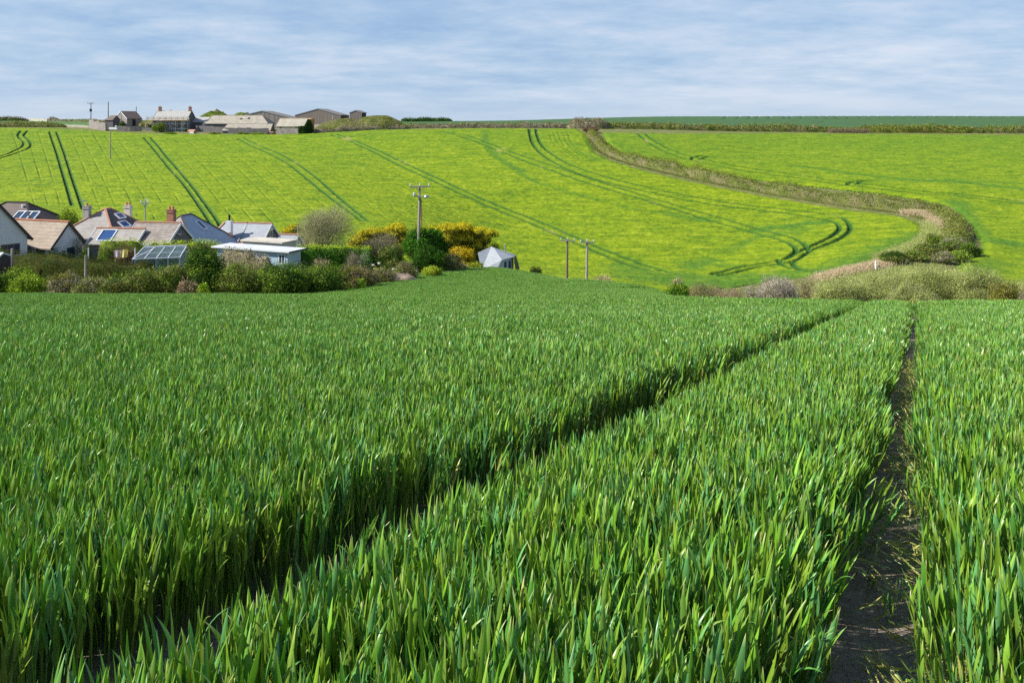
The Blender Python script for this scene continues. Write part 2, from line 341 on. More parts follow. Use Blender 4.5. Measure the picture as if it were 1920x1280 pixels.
POLY_A = [(-330,240),(0,239),(120,240.5),(200,245),(300,250),(512,251),(590,249),(700,243),(900,240),(1085,241),(1098,248),(1104,262),(1118,284),(1145,298),(1200,315),(1300,339),(1450,368),(1600,392),(1690,403),(1725,414),(1738,430),(1725,448),(1680,465),(1640,480),(1620,492),(1560,508),(1450,520),(1380,533),(1250,548),(1150,532),(1000,514),(900,508),(700,480),(500,440),(-330,440)]
POLY_B = [(1128,247),(1300,249),(1500,249),(1700,251),(1920,252.5),(2300,254),(2300,600),(1990,580),(1900,545),(1800,505),(1790,492),(1840,470),(1838,450),(1810,410),(1780,384),(1730,372),(1640,360),(1500,345),(1380,330),(1300,314),(1200,300),(1165,288),(1140,270)]
LIFT = .55
def topix(X, D, Z): return CX+F*X/D, HY-F*Z/D
m, nt, b, o = newmat("barley_canopy")
geo = nt.nodes.new("ShaderNodeNewGeometry"); ps = geo.outputs["Position"]
tr = nt.nodes.new("ShaderNodeAttribute"); tr.attribute_name = "track"; gr = nt.nodes.new("ShaderNodeAttribute"); gr.attribute_name = "green"
s1 = noise(nt, .55, 8, .72, vec=ps, mul=(.30, .85, .3), rot=(0, 0, R(-14)))
s2 = noise(nt, 1.5, 6, .74, vec=ps, mul=(.28, .8, .8), rot=(0, 0, R(-10)))
s3 = noise(nt, .035, 3, .5, vec=ps)
sm = mth(nt, 'ADD', mth(nt, 'MULTIPLY', s1, .55), mth(nt, 'MULTIPLY', s2, .45))
bc = ramp(nt, sm, [(.36, (.072, .155, .010)), (.46, (.168, .265, .008)), (.55, (.270, .355, .009)), (.68, (.46, .49, .055))])
gf = mth(nt, 'ADD', gr.outputs["Fac"], mth(nt, 'MULTIPLY', mth(nt, 'SUBTRACT', s3, .5), .5), clamp=True)
gc = ramp(nt, s2, [(.3, (.05, .15, .016)), (.7, (.13, .26, .022))])
c = mixc(nt, gf, bc, gc)
tcx = ramp(nt, noise(nt, .09, 3, .5, vec=ps), [(.52, (.035, .11, .016)), (.62, (.05, .12, .02)), (.72, (.30, .24, .11))])
c = mixc(nt, tr.outputs["Fac"], c, tcx)
nt.links.new(c, b.inputs["Base Color"]); b.inputs["Roughness"].default_value = .8; b.inputs["Specular IOR Level"].default_value = .15
bump(nt, b, s2, .8, .5)
barley_mat = m
def barley(name, label, poly, tracks, soft, px0, px1, dpx, D0, D1, dD, drill=None, topgreen=.3, base=None):
    us = (np.arange(px0, px1, dpx)-CX)/F; Dl = np.arange(D0, D1, dD)
    U, DD = np.meshgrid(us, Dl, indexing='ij'); X = U*DD
    Zg = gz(X, DD); PX, PY = topix(X, DD, Zg+LIFT)
    inside = inpoly(PX, PY, poly)
    T = np.zeros_like(X); G = np.zeros_like(X); TC = np.zeros_like(X)
    for P in tracks:
        w = [hit(p[0], p[1], 126, D1+3, LIFT) for p in spline(P, 5)]
        d = linedist(X, DD, w)/np.interp(PX, [0, 450, 800], [.68, .78, 1.0]); T = np.maximum(T, np.clip(1.6-d/.36, 0, 1)); TC = np.maximum(TC, np.clip(1.6-d/.50, 0, 1))
    for P in (drill or []):
        w = [hit(p[0], p[1], D0-1, D1+3, LIFT) for p in P]
        d = linedist(X, DD, w); k = np.clip(-.05+.62*vnoise(X, DD, 9, 4), 0, 1); T = np.maximum(T, k*np.clip(1.2-d/.16, 0, 1)); TC = np.maximum(TC, k*np.clip(1.2-d/.18, 0, 1))
    for P, wd, s in soft:
        w = [hit(p[0], p[1], D0-1, D1+3, LIFT) for p in spline(P, 4)]
        d = linedist(X, DD, w)+(vnoise(X, DD, 1.7, 9)-.5)*wd*.9; G = np.maximum(G, s*np.clip(1.5-d/wd, 0, 1))
    hgt = np.clip((PY-240)/110, 0, 1); G = np.maximum(G, topgreen*(1-hgt)) + (base(PX, PY) if base else 0)
    rg = np.random.default_rng(5)
    PP = [p for p in poly]; wl = []
    for (x0, y0), (x1, y1) in zip(PP, PP[1:]+PP[:1]):
        for k in range(6): wl.append((x0+(x1-x0)*k/6, y0+(y1-y0)*k/6))
    wl = [hit(p[0], p[1], D0-1, D1+3, LIFT) for p in wl]
    ed = linedist(X, DD, wl+wl[:1]); lf = np.clip(np.minimum(ed, DD-D0)/1.7, 0, 1); G = np.maximum(G, .5*np.clip(1.4-ed/.9, 0, 1))
    Z = Zg+.02+(LIFT-.02)*lf-.46*T*lf-.10*G*lf + (vnoise(X, DD, 1.1, 1)-.5)*.16 + (vnoise(X*1.0, DD*1.8, .55, 2)-.5)*.16 + rg.normal(0, .016, X.shape)
    V = np.stack([X, DD, Z], -1).reshape(-1, 3)
    ins = inside.ravel(); Q = grid_faces(len(us), len(Dl), lambda q: ins[q].all(axis=1))
    V, Q, (t, g) = compact(V, Q, [TC.ravel(), G.ravel()])
    ob = mesh_np(name, V, Q, barley_mat, attrs={"track": t, "green": g}, smooth=False)
    tag(ob, label, "barley", kind="stuff"); return ob
def lerp_lines(A, B, fr):
    A = spline(A, 10); B = spline(B, 10); out = []
    for f in fr:
        out.append([tuple(A[int(i*(len(A)-1)/30)]*(1-f)+B[int(i*(len(B)-1)/30)]*f) for i in range(31)])
    return out
dr = lerp_lines(PAIRS[3], PAIRS[4], [.14,.27,.42,.55,.68,.84]) + lerp_lines(PAIRS[5], PAIRS[6], [.12,.25,.38,.52,.64,.76,.88]) + lerp_lines(PAIRS[7], PAIRS[8][:7]+[(900,379),(930,392)], [.15,.3,.45,.62,.8])
dr += [[(p[0]-k, p[1]) for p in PAIRS[2]] for k in (22, 45, 70)]
dr += [[(1028+k, 246),(1034+k, 262),(1046+k, 280),(1070+k, 296)] for k in (0, 9, 17, 26, 35)]
barley("barley_crop", "bright yellow-green barley covering the big hillside field below the farm, crossed by curved wheel tracks", POLY_A, PAIRS, SOFT, -200, 1760, 1.35, 116, 302, .37, dr)
barley("barley_crop", "yellow-green barley on the slope to the right beyond the winding hedge", POLY_B, PAIRS_B, SOFT_B, 1090, 2080, 1.7, 116, 302, .46, None, .42, lambda px, py: .10)
# dark green wheat beyond the hedgerow, on the skyline
m, nt, b, o = newmat("distant_wheat"); geo = nt.nodes.new("ShaderNodeNewGeometry"); ps = geo.outputs["Position"]
tr = nt.nodes.new("ShaderNodeAttribute"); tr.attribute_name = "track"
c = ramp(nt, noise(nt, .8, 7, .7, vec=ps, mul=(.3, 1, 1)), [(.35, (.035, .095, .020)), (.65, (.065, .150, .032))])
nt.links.new(mixc(nt, tr.outputs["Fac"], c, (.02, .04, .012)), b.inputs["Base Color"]); b.inputs["Roughness"].default_value = .8
us = (np.arange(740, 2300, 3.0)-CX)/F; Dl = np.concatenate([np.arange(303, 470, .8)])
U, DD = np.meshgrid(us, Dl, indexing='ij'); X = U*DD; PX = CX+F*U
T = np.zeros_like(X)
for k in range(27):
    x0 = 1370+k*20+nr.uniform(-5, 5); lean = (x0-1600)*.05
    w_ = [((x0+lean*(1-t)-CX)/F*D, D) for t, D in ((0, 395), (1, 470))]
    T = np.maximum(T, np.clip(1.3-linedist(X, DD, w_)/.5, 0, 1))
Z = gz(X, DD)+.4-.3*T+(vnoise(X, DD, 2, 3)-.5)*.2+np.random.default_rng(3).normal(0, .03, X.shape)
o = mesh_np("wheat_crop", np.stack([X, DD, Z], -1).reshape(-1, 3), grid_faces(len(us), len(Dl)), m, attrs={"track": T.ravel()})
tag(o, "dark green wheat on the skyline field beyond the far hedgerow", "wheat", kind="stuff")
us = (np.arange(-350, 176, 3.0)-CX)/F; Dl = np.arange(310, 345, .8); U, DD = np.meshgrid(us, Dl, indexing='ij'); X = U*DD
Z = gz(X, DD)+.25+(vnoise(X, DD, 2, 3)-.5)*.1
m2 = plain("pasture_green", (.085, .19, .03), .9, .3, .6)
o = mesh_np("pasture_grass", np.stack([X, DD, Z], -1).reshape(-1, 3), grid_faces(len(us), len(Dl)), m2)
tag(o, "smooth green pasture strip on the hilltop left of the stone barn", "grass", kind="stuff")

# ---- young wheat in the near field: leaf-by-leaf clumps scattered by nodes
def clump(name, seed, ntill, rad, leaves, seg, wmul, fold, hscale=1.0, dead=.03, mat=None):
    g = np.random.default_rng(seed); V = []; Q = []; C = []
    def blade(p, az, L, W, th0, th1, col, tipc, twist):
        nonlocal V, Q, C
        t = np.linspace(0, 1, seg+1); th = th0+(th1-th0)*t**1.6
        ds = L/seg; dirs = np.stack([np.sin(th)*math.cos(az), np.sin(th)*math.sin(az), np.cos(th)], 1)
        pts = np.array(p)+np.vstack([[0,0,0], np.cumsum(dirs[:-1]*ds, 0)])
        wd = W*np.clip(.62+.9*t, 0, 1)*np.clip((1-t)/.62, 0, 1)**.85
        a2 = az+math.pi/2+twist*(t-.2)
        side = np.stack([np.cos(a2), np.sin(a2), np.zeros_like(t)], 1); nrm = np.cross(side, dirs)
        n0 = sum(len(v) for v in V); k = 3 if fold else 2
        if fold: rows = np.stack([pts-side*wd[:, None]/2, pts-nrm*wd[:, None]*.22, pts+side*wd[:, None]/2], 1)
        else: rows = np.stack([pts-side*wd[:, None]/2, pts+side*wd[:, None]/2], 1)
        V.append(rows.reshape(-1, 3))
        f = np.clip((t-.72)/.28, 0, 1)**1.5
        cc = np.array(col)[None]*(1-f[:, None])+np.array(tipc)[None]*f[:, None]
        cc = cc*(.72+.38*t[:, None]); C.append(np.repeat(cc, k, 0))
        for i in range(seg):
            for j in range(k-1):
                q = n0+i*k+j; Q.append((q, q+1, q+k+1, q+k))
    for _ in range(ntill):
        r = rad*math.sqrt(g.random()); a = g.random()*6.283; bx, by = r*math.cos(a), r*math.sin(a)
        lean = g.normal(0, .07, 2); H = g.uniform(.33, .41)*hscale; hb = g.uniform(.72, 1.22)
        base = np.array([.168, .370, .036])*hb*np.array([g.uniform(.7, 1.5), 1, g.uniform(.6, 1.5)])
        if g.random() < .20: base = np.array([.110, .300, .085])*hb*g.uniform(.8, 1.3)
        az0 = g.random()*6.283
        # stem
        blade((bx, by, 0), az0, H, .006*wmul, abs(lean[0]), abs(lean[0]), base*.9, base*.9, 0)
        for k in range(leaves):
            fh = (.42+.58*(k+1)/leaves)*H; az = az0+math.pi*k+g.normal(0, .5)
            L = g.uniform(.085, .165)*hscale; W = g.uniform(.012, .021)*wmul
            th0 = g.uniform(.04, .22); th1 = th0+abs(g.normal(.10, .24)) if g.random() > .08 else g.uniform(.7, 1.9)
            col = base*g.uniform(.85, 1.25); tip = col
            x = g.random()
            if x < .24: tip = np.array([.66, .68, .26])
            elif x < .30: tip = np.array([.74, .68, .42])
            if g.random() < dead*(2.2 if k == 0 else .7): col = np.array([.50, .47, .12])*g.uniform(.7, 1.2); tip = np.array([.66, .58, .30])
            s = math.tan(abs(lean[0]))*fh
            blade((bx+s*math.cos(az0), by+s*math.sin(az0), fh), az, L, W, th0, th1, col, tip, g.normal(0, .8))
    me_o = mesh_np(name, np.vstack(V), np.array(Q), mat, cols=np.vstack(C), smooth=True)
    COL.objects.unlink(me_o); return me_o
wheat_mat = leafmat("wheat_leaf", None, trans=.08, rough=.34, spec=.55, objrand=.35)
def library(cname, objs):
    c = bpy.data.collections.new(cname)
    for ob in objs: c.objects.link(ob)
    return c
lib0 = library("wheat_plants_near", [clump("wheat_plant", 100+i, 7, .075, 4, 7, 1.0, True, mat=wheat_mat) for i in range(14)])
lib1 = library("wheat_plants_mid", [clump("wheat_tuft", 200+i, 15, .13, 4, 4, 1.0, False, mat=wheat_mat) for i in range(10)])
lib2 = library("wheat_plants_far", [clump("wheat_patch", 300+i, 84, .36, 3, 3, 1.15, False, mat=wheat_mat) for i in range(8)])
lib3 = library("dead_leaves", [clump("straw_scrap", 400+i, 5, .09, 3, 4, .8, False, .75 if i < 4 else .1, 1.0, wheat_mat) for i in range(5)])
def scatter(name, label, cat, lib, P, rot, scl, nidx, parent=None):
    me = bpy.data.meshes.new(name); me.vertices.add(len(P)); me.vertices.foreach_set("co", P.astype(np.float32).ravel())
    a = me.attributes.new("rot", 'FLOAT_VECTOR', 'POINT'); a.data.foreach_set("vector", rot.astype(np.float32).ravel())
    a = me.attributes.new("scl", 'FLOAT', 'POINT'); a.data.foreach_set("value", scl.astype(np.float32))
    a = me.attributes.new("idx", 'INT', 'POINT'); a.data.foreach_set("value", np.random.default_rng(len(P)).integers(0, nidx, len(P)).astype(np.int32))
    me.materials.append(wheat_mat)
    ob = bpy.data.objects.new(name, me); COL.objects.link(ob)
    g = bpy.data.node_groups.new("scatter_"+lib.name, 'GeometryNodeTree')
    g.interface.new_socket("Geometry", in_out='INPUT', socket_type='NodeSocketGeometry'); g.interface.new_socket("Geometry", in_out='OUTPUT', socket_type='NodeSocketGeometry')
    gi = g.nodes.new("NodeGroupInput"); go = g.nodes.new("NodeGroupOutput"); ip = g.nodes.new("GeometryNodeInstanceOnPoints")
    ci = g.nodes.new("GeometryNodeCollectionInfo"); ci.inputs[0].default_value = lib; ci.inputs[1].default_value = True; ci.inputs[2].default_value = True
    def na(nm, t):
        n = g.nodes.new("GeometryNodeInputNamedAttribute"); n.data_type = t; n.inputs[0].default_value = nm; return n.outputs[0]
    g.links.new(gi.outputs[0], ip.inputs["Points"]); g.links.new(ci.outputs[0], ip.inputs["Instance"]); ip.inputs["Pick Instance"].default_value = True
    g.links.new(na("idx", 'INT'), ip.inputs["Instance Index"]); g.links.new(na("rot", 'FLOAT_VECTOR'), ip.inputs["Rotation"]); g.links.new(na("scl", 'FLOAT'), ip.inputs["Scale"])
    g.links.new(ip.outputs[0], go.inputs[0])
    md = ob.modifiers.new("scatter", 'NODES'); md.node_group = g
    tag(ob, label, cat, kind="stuff"); return ob
EDGE = [(-1200,60),(-200,60),(0,61),(400,64),(650,76),(750,91),(830,107),(950,113),(1100,107),(1200,93),(1300,70),(1400,55),(1500,52),(2200,52),(3400,52)]
def edgeD(px): return np.interp(px, [e[0] for e in EDGE], [e[1] for e in EDGE])
def wheat_points(D0, D1, dens, marg):
    umax = .6+marg; A = umax*(D1*D1-D0*D0); n = int(A*dens)
    D = np.sqrt(nr.uniform(D0*D0, D1*D1, n)); u = nr.uniform(-umax, umax, n)
    X = u*D; k = D < edgeD(CX+F*u); return X[k], D[k]
def near_tracks(X, D):
    """signed distance (m) from each wheel track's edge"""
    cs = .902; a = (X-.478*D+.14)*cs; b_ = (X-.478*D+2.3)*cs; return a, b_
HEADL = [[at(970,82,None)[:2], at(1060,84,None)[:2], at(1130,87,None)[:2], at(1185,92,None)[:2]], [at(1090,74,None)[:2], at(1160,78,None)[:2], at(1215,86,None)[:2]]]
def plant(name, label, lib, nidx, D0, D1, dens, marg, smin, smax, grow=0.0, lod=0):
    X, D = wheat_points(D0, D1, dens, marg)
    a, b_ = near_tracks(X, D); hw = .235+.02*np.sin(D*1.7)+nr.normal(0, .02, len(X))
    ex = .10 if lod == 2 else 0
    stray = (nr.random(len(X)) < .015) & (lod < 2)
    k = ((a > hw-.06+ex) | (a < -hw-.04-ex) | stray) & ((b_ > hw+ex) | (b_ < -hw-.22-ex) | stray)
    k &= ~((a > 0) & (a < 1.0) & (nr.random(len(X)) < .62*(1-a/1.0)))      # thin strip right of the right-hand track
    if D1 > 60:
        for h in HEADL:
            k &= ~(linedist(X, D, h) < .72)
    X, D, a, b_, = X[k], D[k], a[k], b_[k]
    Z = gz(X, D)
    # plants lean out over the wheel tracks
    def lean(v): return np.sign(-v)*np.clip(1-(np.abs(v)-.18)/.30, 0, 1)
    ln = np.where(a < 0, lean(a)*.38, lean(a)*.14)+np.where(b_ < 0, lean(b_)*.42, lean(b_)*.05)+.03
    n = len(X); yaw = nr.uniform(0, 6.283, n)
    tx = nr.normal(0, .07, n); ty = nr.normal(0, .07, n)
    # tilt about the track direction: axis (sin,cos) -> rotation vector; approximated by x/y eulers applied after yaw
    ux, uy = .902, -.431                                       # across the tracks, to the right
    vx = ux*ln+tx; vy = uy*ln+ty
    E = np.zeros((n, 3))
    from mathutils import Euler
    for i in range(n):
        q = Vector((vx[i], vy[i], 1)).to_track_quat('Z', 'Y').to_matrix() @ Matrix.Rotation(yaw[i], 3, 'Z'); e = q.to_euler(); E[i] = e[:]
    bigv = .92+.14*vnoise(X, D, 2.3, 21)
    s = nr.uniform(smin, smax, n)*bigv
    edge = np.maximum(np.clip(1-(np.abs(a)-.18)/.2, 0, 1), np.clip(1-(np.abs(b_)-.18)/.2, 0, 1)); s = s*(1-.16*edge); ins = (np.abs(a) < .13) | (np.abs(b_) < .17); s = np.where(ins, s*.38, s)
    return scatter(name, label, "wheat", lib, np.stack([X, D, Z-.01], 1), E, s, nidx)
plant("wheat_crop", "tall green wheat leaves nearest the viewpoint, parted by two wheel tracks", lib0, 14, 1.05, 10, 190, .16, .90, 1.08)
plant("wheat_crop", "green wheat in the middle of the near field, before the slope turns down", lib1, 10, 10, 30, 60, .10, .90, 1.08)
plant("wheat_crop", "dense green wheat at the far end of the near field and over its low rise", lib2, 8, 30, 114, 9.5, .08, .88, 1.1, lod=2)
# straw scraps and stunted leaves on the soil beside the right-hand track
n = 3800; D = np.sqrt(nr.uniform(1.5, 200, n)); a = np.where(nr.random(n) < .85, np.abs(nr.normal(.42, .28, n)), nr.uniform(-.25, .3, n)); X = .478*D-.14+a/.902
E = np.stack([nr.uniform(.9, 1.5, n), nr.uniform(-.4, .4, n), nr.uniform(0, 6.28, n)], 1)
scatter("straw_litter", "pale dry leaf scraps on the soil along the right-hand wheel track", "litter", lib3, np.stack([X, D, gz(X, D)+.02], 1), E, nr.uniform(.25, .65, n), 5)
# ------------------------------------------------------------------ shrubs, trees, hedges
foliage_mat = leafmat("foliage", None, trans=.22, rough=.75, spec=.08, objrand=.0)
twig_mat = leafmat("twigs", None, trans=.0, rough=.85, spec=.1, objrand=.0, tcol=1)
bark_mat = plain("bark", (.16, .13, .10), .9, .4, 6)
PAL = {
 'dark':   [(.022,.060,.010),(.035,.085,.012),(.05,.11,.015),(.075,.14,.02)],
 'rich':   [(.025,.085,.010),(.04,.13,.012),(.075,.20,.014),(.10,.25,.02)],
 'olive':  [(.12,.16,.030),(.19,.23,.045),(.26,.29,.075),(.15,.14,.05)],
 'green':  [(.08,.15,.018),(.15,.24,.025),(.22,.33,.035),(.10,.11,.03)],
 'lime':   [(.20,.32,.02),(.33,.44,.03),(.42,.50,.05),(.12,.2,.02)],
 'yellow': [(.45,.42,.03),(.55,.50,.04),(.30,.33,.03),(.62,.55,.10)],
 'gorse':  [(.62,.42,.015),(.72,.50,.02),(.30,.26,.02),(.50,.36,.02)],
 'bare':   [(.28,.24,.18),(.22,.19,.13),(.33,.29,.21),(.19,.21,.08)],
 'bronze': [(.17,.15,.03),(.21,.20,.035),(.14,.17,.03),(.26,.23,.05)],
 'brown':  [(.20,.15,.10),(.26,.20,.14),(.15,.11,.075),(.20,.19,.08)],
 'purple': [(.13,.06,.055),(.17,.08,.07),(.10,.05,.04),(.14,.10,.06)],
 'pink':   [(.33,.20,.15),(.40,.26,.19),(.26,.18,.10),(.30,.26,.13)],
 'blossom':[(.44,.38,.33),(.35,.29,.25),(.50,.45,.40),(.26,.24,.14)],
 'willow': [(.35,.41,.11),(.42,.47,.15),(.30,.36,.09),(.38,.37,.18)],
 'willowtree':[(.36,.34,.20),(.44,.41,.26),(.30,.29,.16),(.40,.42,.17)],
 'straw':  [(.60,.48,.30),(.50,.38,.24),(.68,.56,.38),(.38,.34,.16)],
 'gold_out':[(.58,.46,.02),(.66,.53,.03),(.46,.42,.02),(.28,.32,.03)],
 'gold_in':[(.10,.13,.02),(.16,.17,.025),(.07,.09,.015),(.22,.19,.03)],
 'hedge':  [(.16,.19,.045),(.22,.24,.06),(.12,.16,.03),(.26,.23,.11)],
 'hedgetop':[(.13,.18,.025),(.20,.25,.035),(.16,.14,.05),(.26,.28,.05)],
 'hedgegrey':[(.22,.19,.11),(.28,.24,.16),(.17,.17,.07),(.33,.29,.20)],
 'privet': [(.38,.50,.02),(.46,.58,.02),(.28,.40,.015),(.52,.60,.03)],
 'privlow':[(.13,.23,.02),(.20,.30,.03),(.08,.13,.015),(.22,.24,.05)],
 'clip':   [(.045,.070,.008),(.065,.085,.010),(.035,.052,.007),(.085,.08,.018)],
 'ivy':    [(.02,.055,.012),(.035,.08,.016),(.015,.04,.01),(.05,.10,.02)],
 'grey':   [(.22,.24,.17),(.28,.30,.22),(.15,.18,.10),(.20,.26,.12)],
}
def pick(g, pal, n, bias=None):
    p = np.array(PAL[pal]); i = g.integers(0, len(p), n) if bias is None else np.where(g.random(n) < bias, 0, g.integers(0, len(p), n))
    return p[i]*g.uniform(.75, 1.25, (n, 1))*1.22
def leaves(P, Nn, size, C, g, asp=.6, spread=.9):
    """one small bent leaf per point: two triangles folded on the midrib"""
    n = len(P); d = Nn+g.normal(0, spread, (n, 3)); d /= np.linalg.norm(d, axis=1, keepdims=True)+1e-9
    a = np.cross(d, g.normal(0, 1, (n, 3))); a /= np.linalg.norm(a, axis=1, keepdims=True)+1e-9; b = np.cross(d, a)
    s = (size*g.uniform(.6, 1.35, n))[:, None]
    V = np.stack([P-a*s*.5, P+b*s*asp*.5+d*s*.12, P+a*s*.5, P-b*s*asp*.5+d*s*.12], 1).reshape(-1, 3)
    Q = np.arange(n*4).reshape(-1, 4); return V, Q, np.repeat(C, 4, 0)
def sticks(A, B, w, C, g):
    """thin three-sided twigs from A to B"""
    n = len(A); d = B-A; d = d/(np.linalg.norm(d, axis=1, keepdims=True)+1e-9)
    a = np.cross(d, g.normal(0, 1, (n, 3))); a /= np.linalg.norm(a, axis=1, keepdims=True)+1e-9; b = np.cross(d, a)
    w = np.broadcast_to(np.asarray(w, float), (n,))[:, None]
    V = np.stack([A+a*w/2, A-a*w/4+b*w*.43, A-a*w/4-b*w*.43, B+a*w/6, B-a*w/12+b*w*.14, B-a*w/12-b*w*.14], 1).reshape(-1, 3)
    k = np.arange(n)[:, None]*6; Q = np.concatenate([k+np.array([[0,1,4,3]]), k+np.array([[1,2,5,4]]), k+np.array([[2,0,3,5]])], 0)
    return V, Q, np.repeat(C, 6, 0)
def cat3(parts):
    V = []; Q = []; C = []; n = 0
    for v, q, c in parts: V.append(v); Q.append(q+n); C.append(c); n += len(v)
    return np.vstack(V), np.vstack(Q), np.vstack(C)
def lumps_for(g, w, d, h, k, flat=False, foot=.12):
    """k overlapping ellipsoids filling a w x d x h mound standing on z=0"""
    L = [(0, 0, h*.43, w*.34, d*.34, h*.43)]
    for i in range(k):
        a = g.random()*6.283; r = g.uniform(.35, .95)
        x = math.cos(a)*w*.32*r; y = math.sin(a)*d*.32*r
        top = h*(1-.42*r**2)*g.uniform(.8, 1.05); rz = top*g.uniform(.28, .5) if not flat else top*g.uniform(.14, .22)
        rx = w*g.uniform(.16, .26); f_ = g.uniform(.65, 1.0); L.append((x, y, max(top-rz, rz*.75+foot*h*g.random()), rx*f_, d*g.uniform(.14, .26)*f_, rz*g.uniform(.75, 1.05)))
    return L
def crown_points(g, L, n, shell=.72):
    wts = np.array([(l[3]*l[4]*l[5])**.667 for l in L]); i = g.choice(len(L), n, p=wts/wts.sum()); A = np.array(L)[i]
    d = g.normal(0, 1, (n, 3)); d /= np.linalg.norm(d, axis=1, keepdims=True)
    r = g.uniform(shell, 1.0, n)**.8*(1+.22*np.sin(d[:, 0]*7+i)*np.sin(d[:, 1]*6+2*i)*np.cos(d[:, 2]*5+i)+g.normal(0, .07, n)+np.where(g.random(n) < .05, g.random(n)*.35, 0))
    P = A[:, :3]+d*A[:, 3:]*r[:, None]; nn = d/A[:, 3:]; nn /= np.linalg.norm(nn, axis=1, keepdims=True)
    k = P[:, 2] > .03; return P[k], nn[k], i[k]
def limb_parts(g, L, n, h, w0, col, root=(0, 0)):
    A = []; B = []; Wd = []
    for j in range(n):
        l = L[g.integers(len(L))]; end = np.array(l[:3])+g.normal(0, .45, 3)*np.array(l[3:]); st = np.array([root[0]+g.normal(0, .12*w0*10), root[1]+g.normal(0, .12*w0*10), -.1])
        mid = st*.45+end*.55; mid[:2] *= .75; mid += g.normal(0, .08*h, 3); mid[2] = abs(mid[2])
        pts = [st, mid, end]; ws = [w0, w0*.6, w0*.3]
        for a in range(2): A.append(pts[a]); B.append(pts[a+1]); Wd.append(ws[a])
        for _ in range(4):
            e2 = end+g.normal(0, .5, 3)*np.array(l[3:])*.9; A.append(mid*.4+end*.6); B.append(e2); Wd.append(w0*.25)
    A = np.array(A); B = np.array(B); c = np.array(PAL[col])[g.integers(0, 3, len(A))]*.8
    return sticks(A, B, np.array(Wd), c, g)
seedc = [500]
def shrub(label, px, D, wpx, top, pal, pal2=None, mix=.3, dens=120, leaf=.13, depth=None, name="shrub", cat="shrub", k=8, flat=False, twigs=0, group=None, asp=.6, shell=.55, base=None, trunk=False, clumpc=.5, stick=.02, hmin=.5):
    """a rounded plant: top given as a photo row; foliage and branches are its parts"""
    seedc[0] += 1; g = np.random.default_rng(seedc[0]); c = at(px, D); w = wpx/F*D*1.22
    h = max(hmin, ((HY-top)/F*D-c.z)*1.07); d = depth or w*.85
    root = empty(name, c); tag(root, label, cat, group)
    k = int(k*1.7); L = lumps_for(g, w, d, h, k, flat) if not trunk else [(l[0], l[1], l[2]*.8+h*.22, l[3], l[4], l[5]*.8) for l in lumps_for(g, w, d, h, k, flat)]
    area = sum(4.2*(l[3]*l[4]*l[5])**.667*3.0 for l in L)*.62
    n = int(area*dens)
    P, nn, idx = crown_points(g, L, n, shell)
    n = len(P); C = pick(g, pal, n)
    if pal2:
        sel = (g.random(len(L)) < mix)[idx] if clumpc == 'lump' else (vnoise(P[:, 0]+50+idx*.1, P[:, 2]*1.3+P[:, 1]+30, max(.25, w*.12), seedc[0]) < mix*1.1)
        C = np.where(sel[:, None], pick(g, pal2, n), C)
    C = C*(.8+.4*vnoise(P[:, 0]+99, P[:, 2]+P[:, 1]*.7+77, .5, seedc[0]+1))[:, None]
    parts = [leaves(P, nn, leaf, C, g, asp)]
    o = mesh_np("crown" if trunk else "foliage", *parts[0][:2], foliage_mat, root, cols=parts[0][2])
    col = 'bare' if pal not in ('dark', 'rich') else 'brown'
    pt = [limb_parts(g, L, 7 if not trunk else 9, h, .05*h**.5 if not trunk else .09*h**.5, col)]
    if twigs:
        P, nn, idx = crown_points(g, L, twigs, .35)
        pt.append(sticks(P, P+(nn*.6+np.array([0, 0, .35])+g.normal(0, .35, P.shape))*(.055*h+.22), stick, pick(g, col if twigs < 4000 else pal, len(P)), g))
    if trunk:
        pt.append(sticks(np.array([[0, 0, -.3], [.05, 0, h*.3]]), np.array([[.05, 0, h*.35], [0, .1, h*.7]]), np.array([.12*h**.6, .08*h**.6]), np.array(PAL['bare'])[:2]*.7, g))
    v, q, cc = cat3(pt); mesh_np("trunk" if trunk else "branches", v, q, twig_mat, root, cols=cc)
    return root
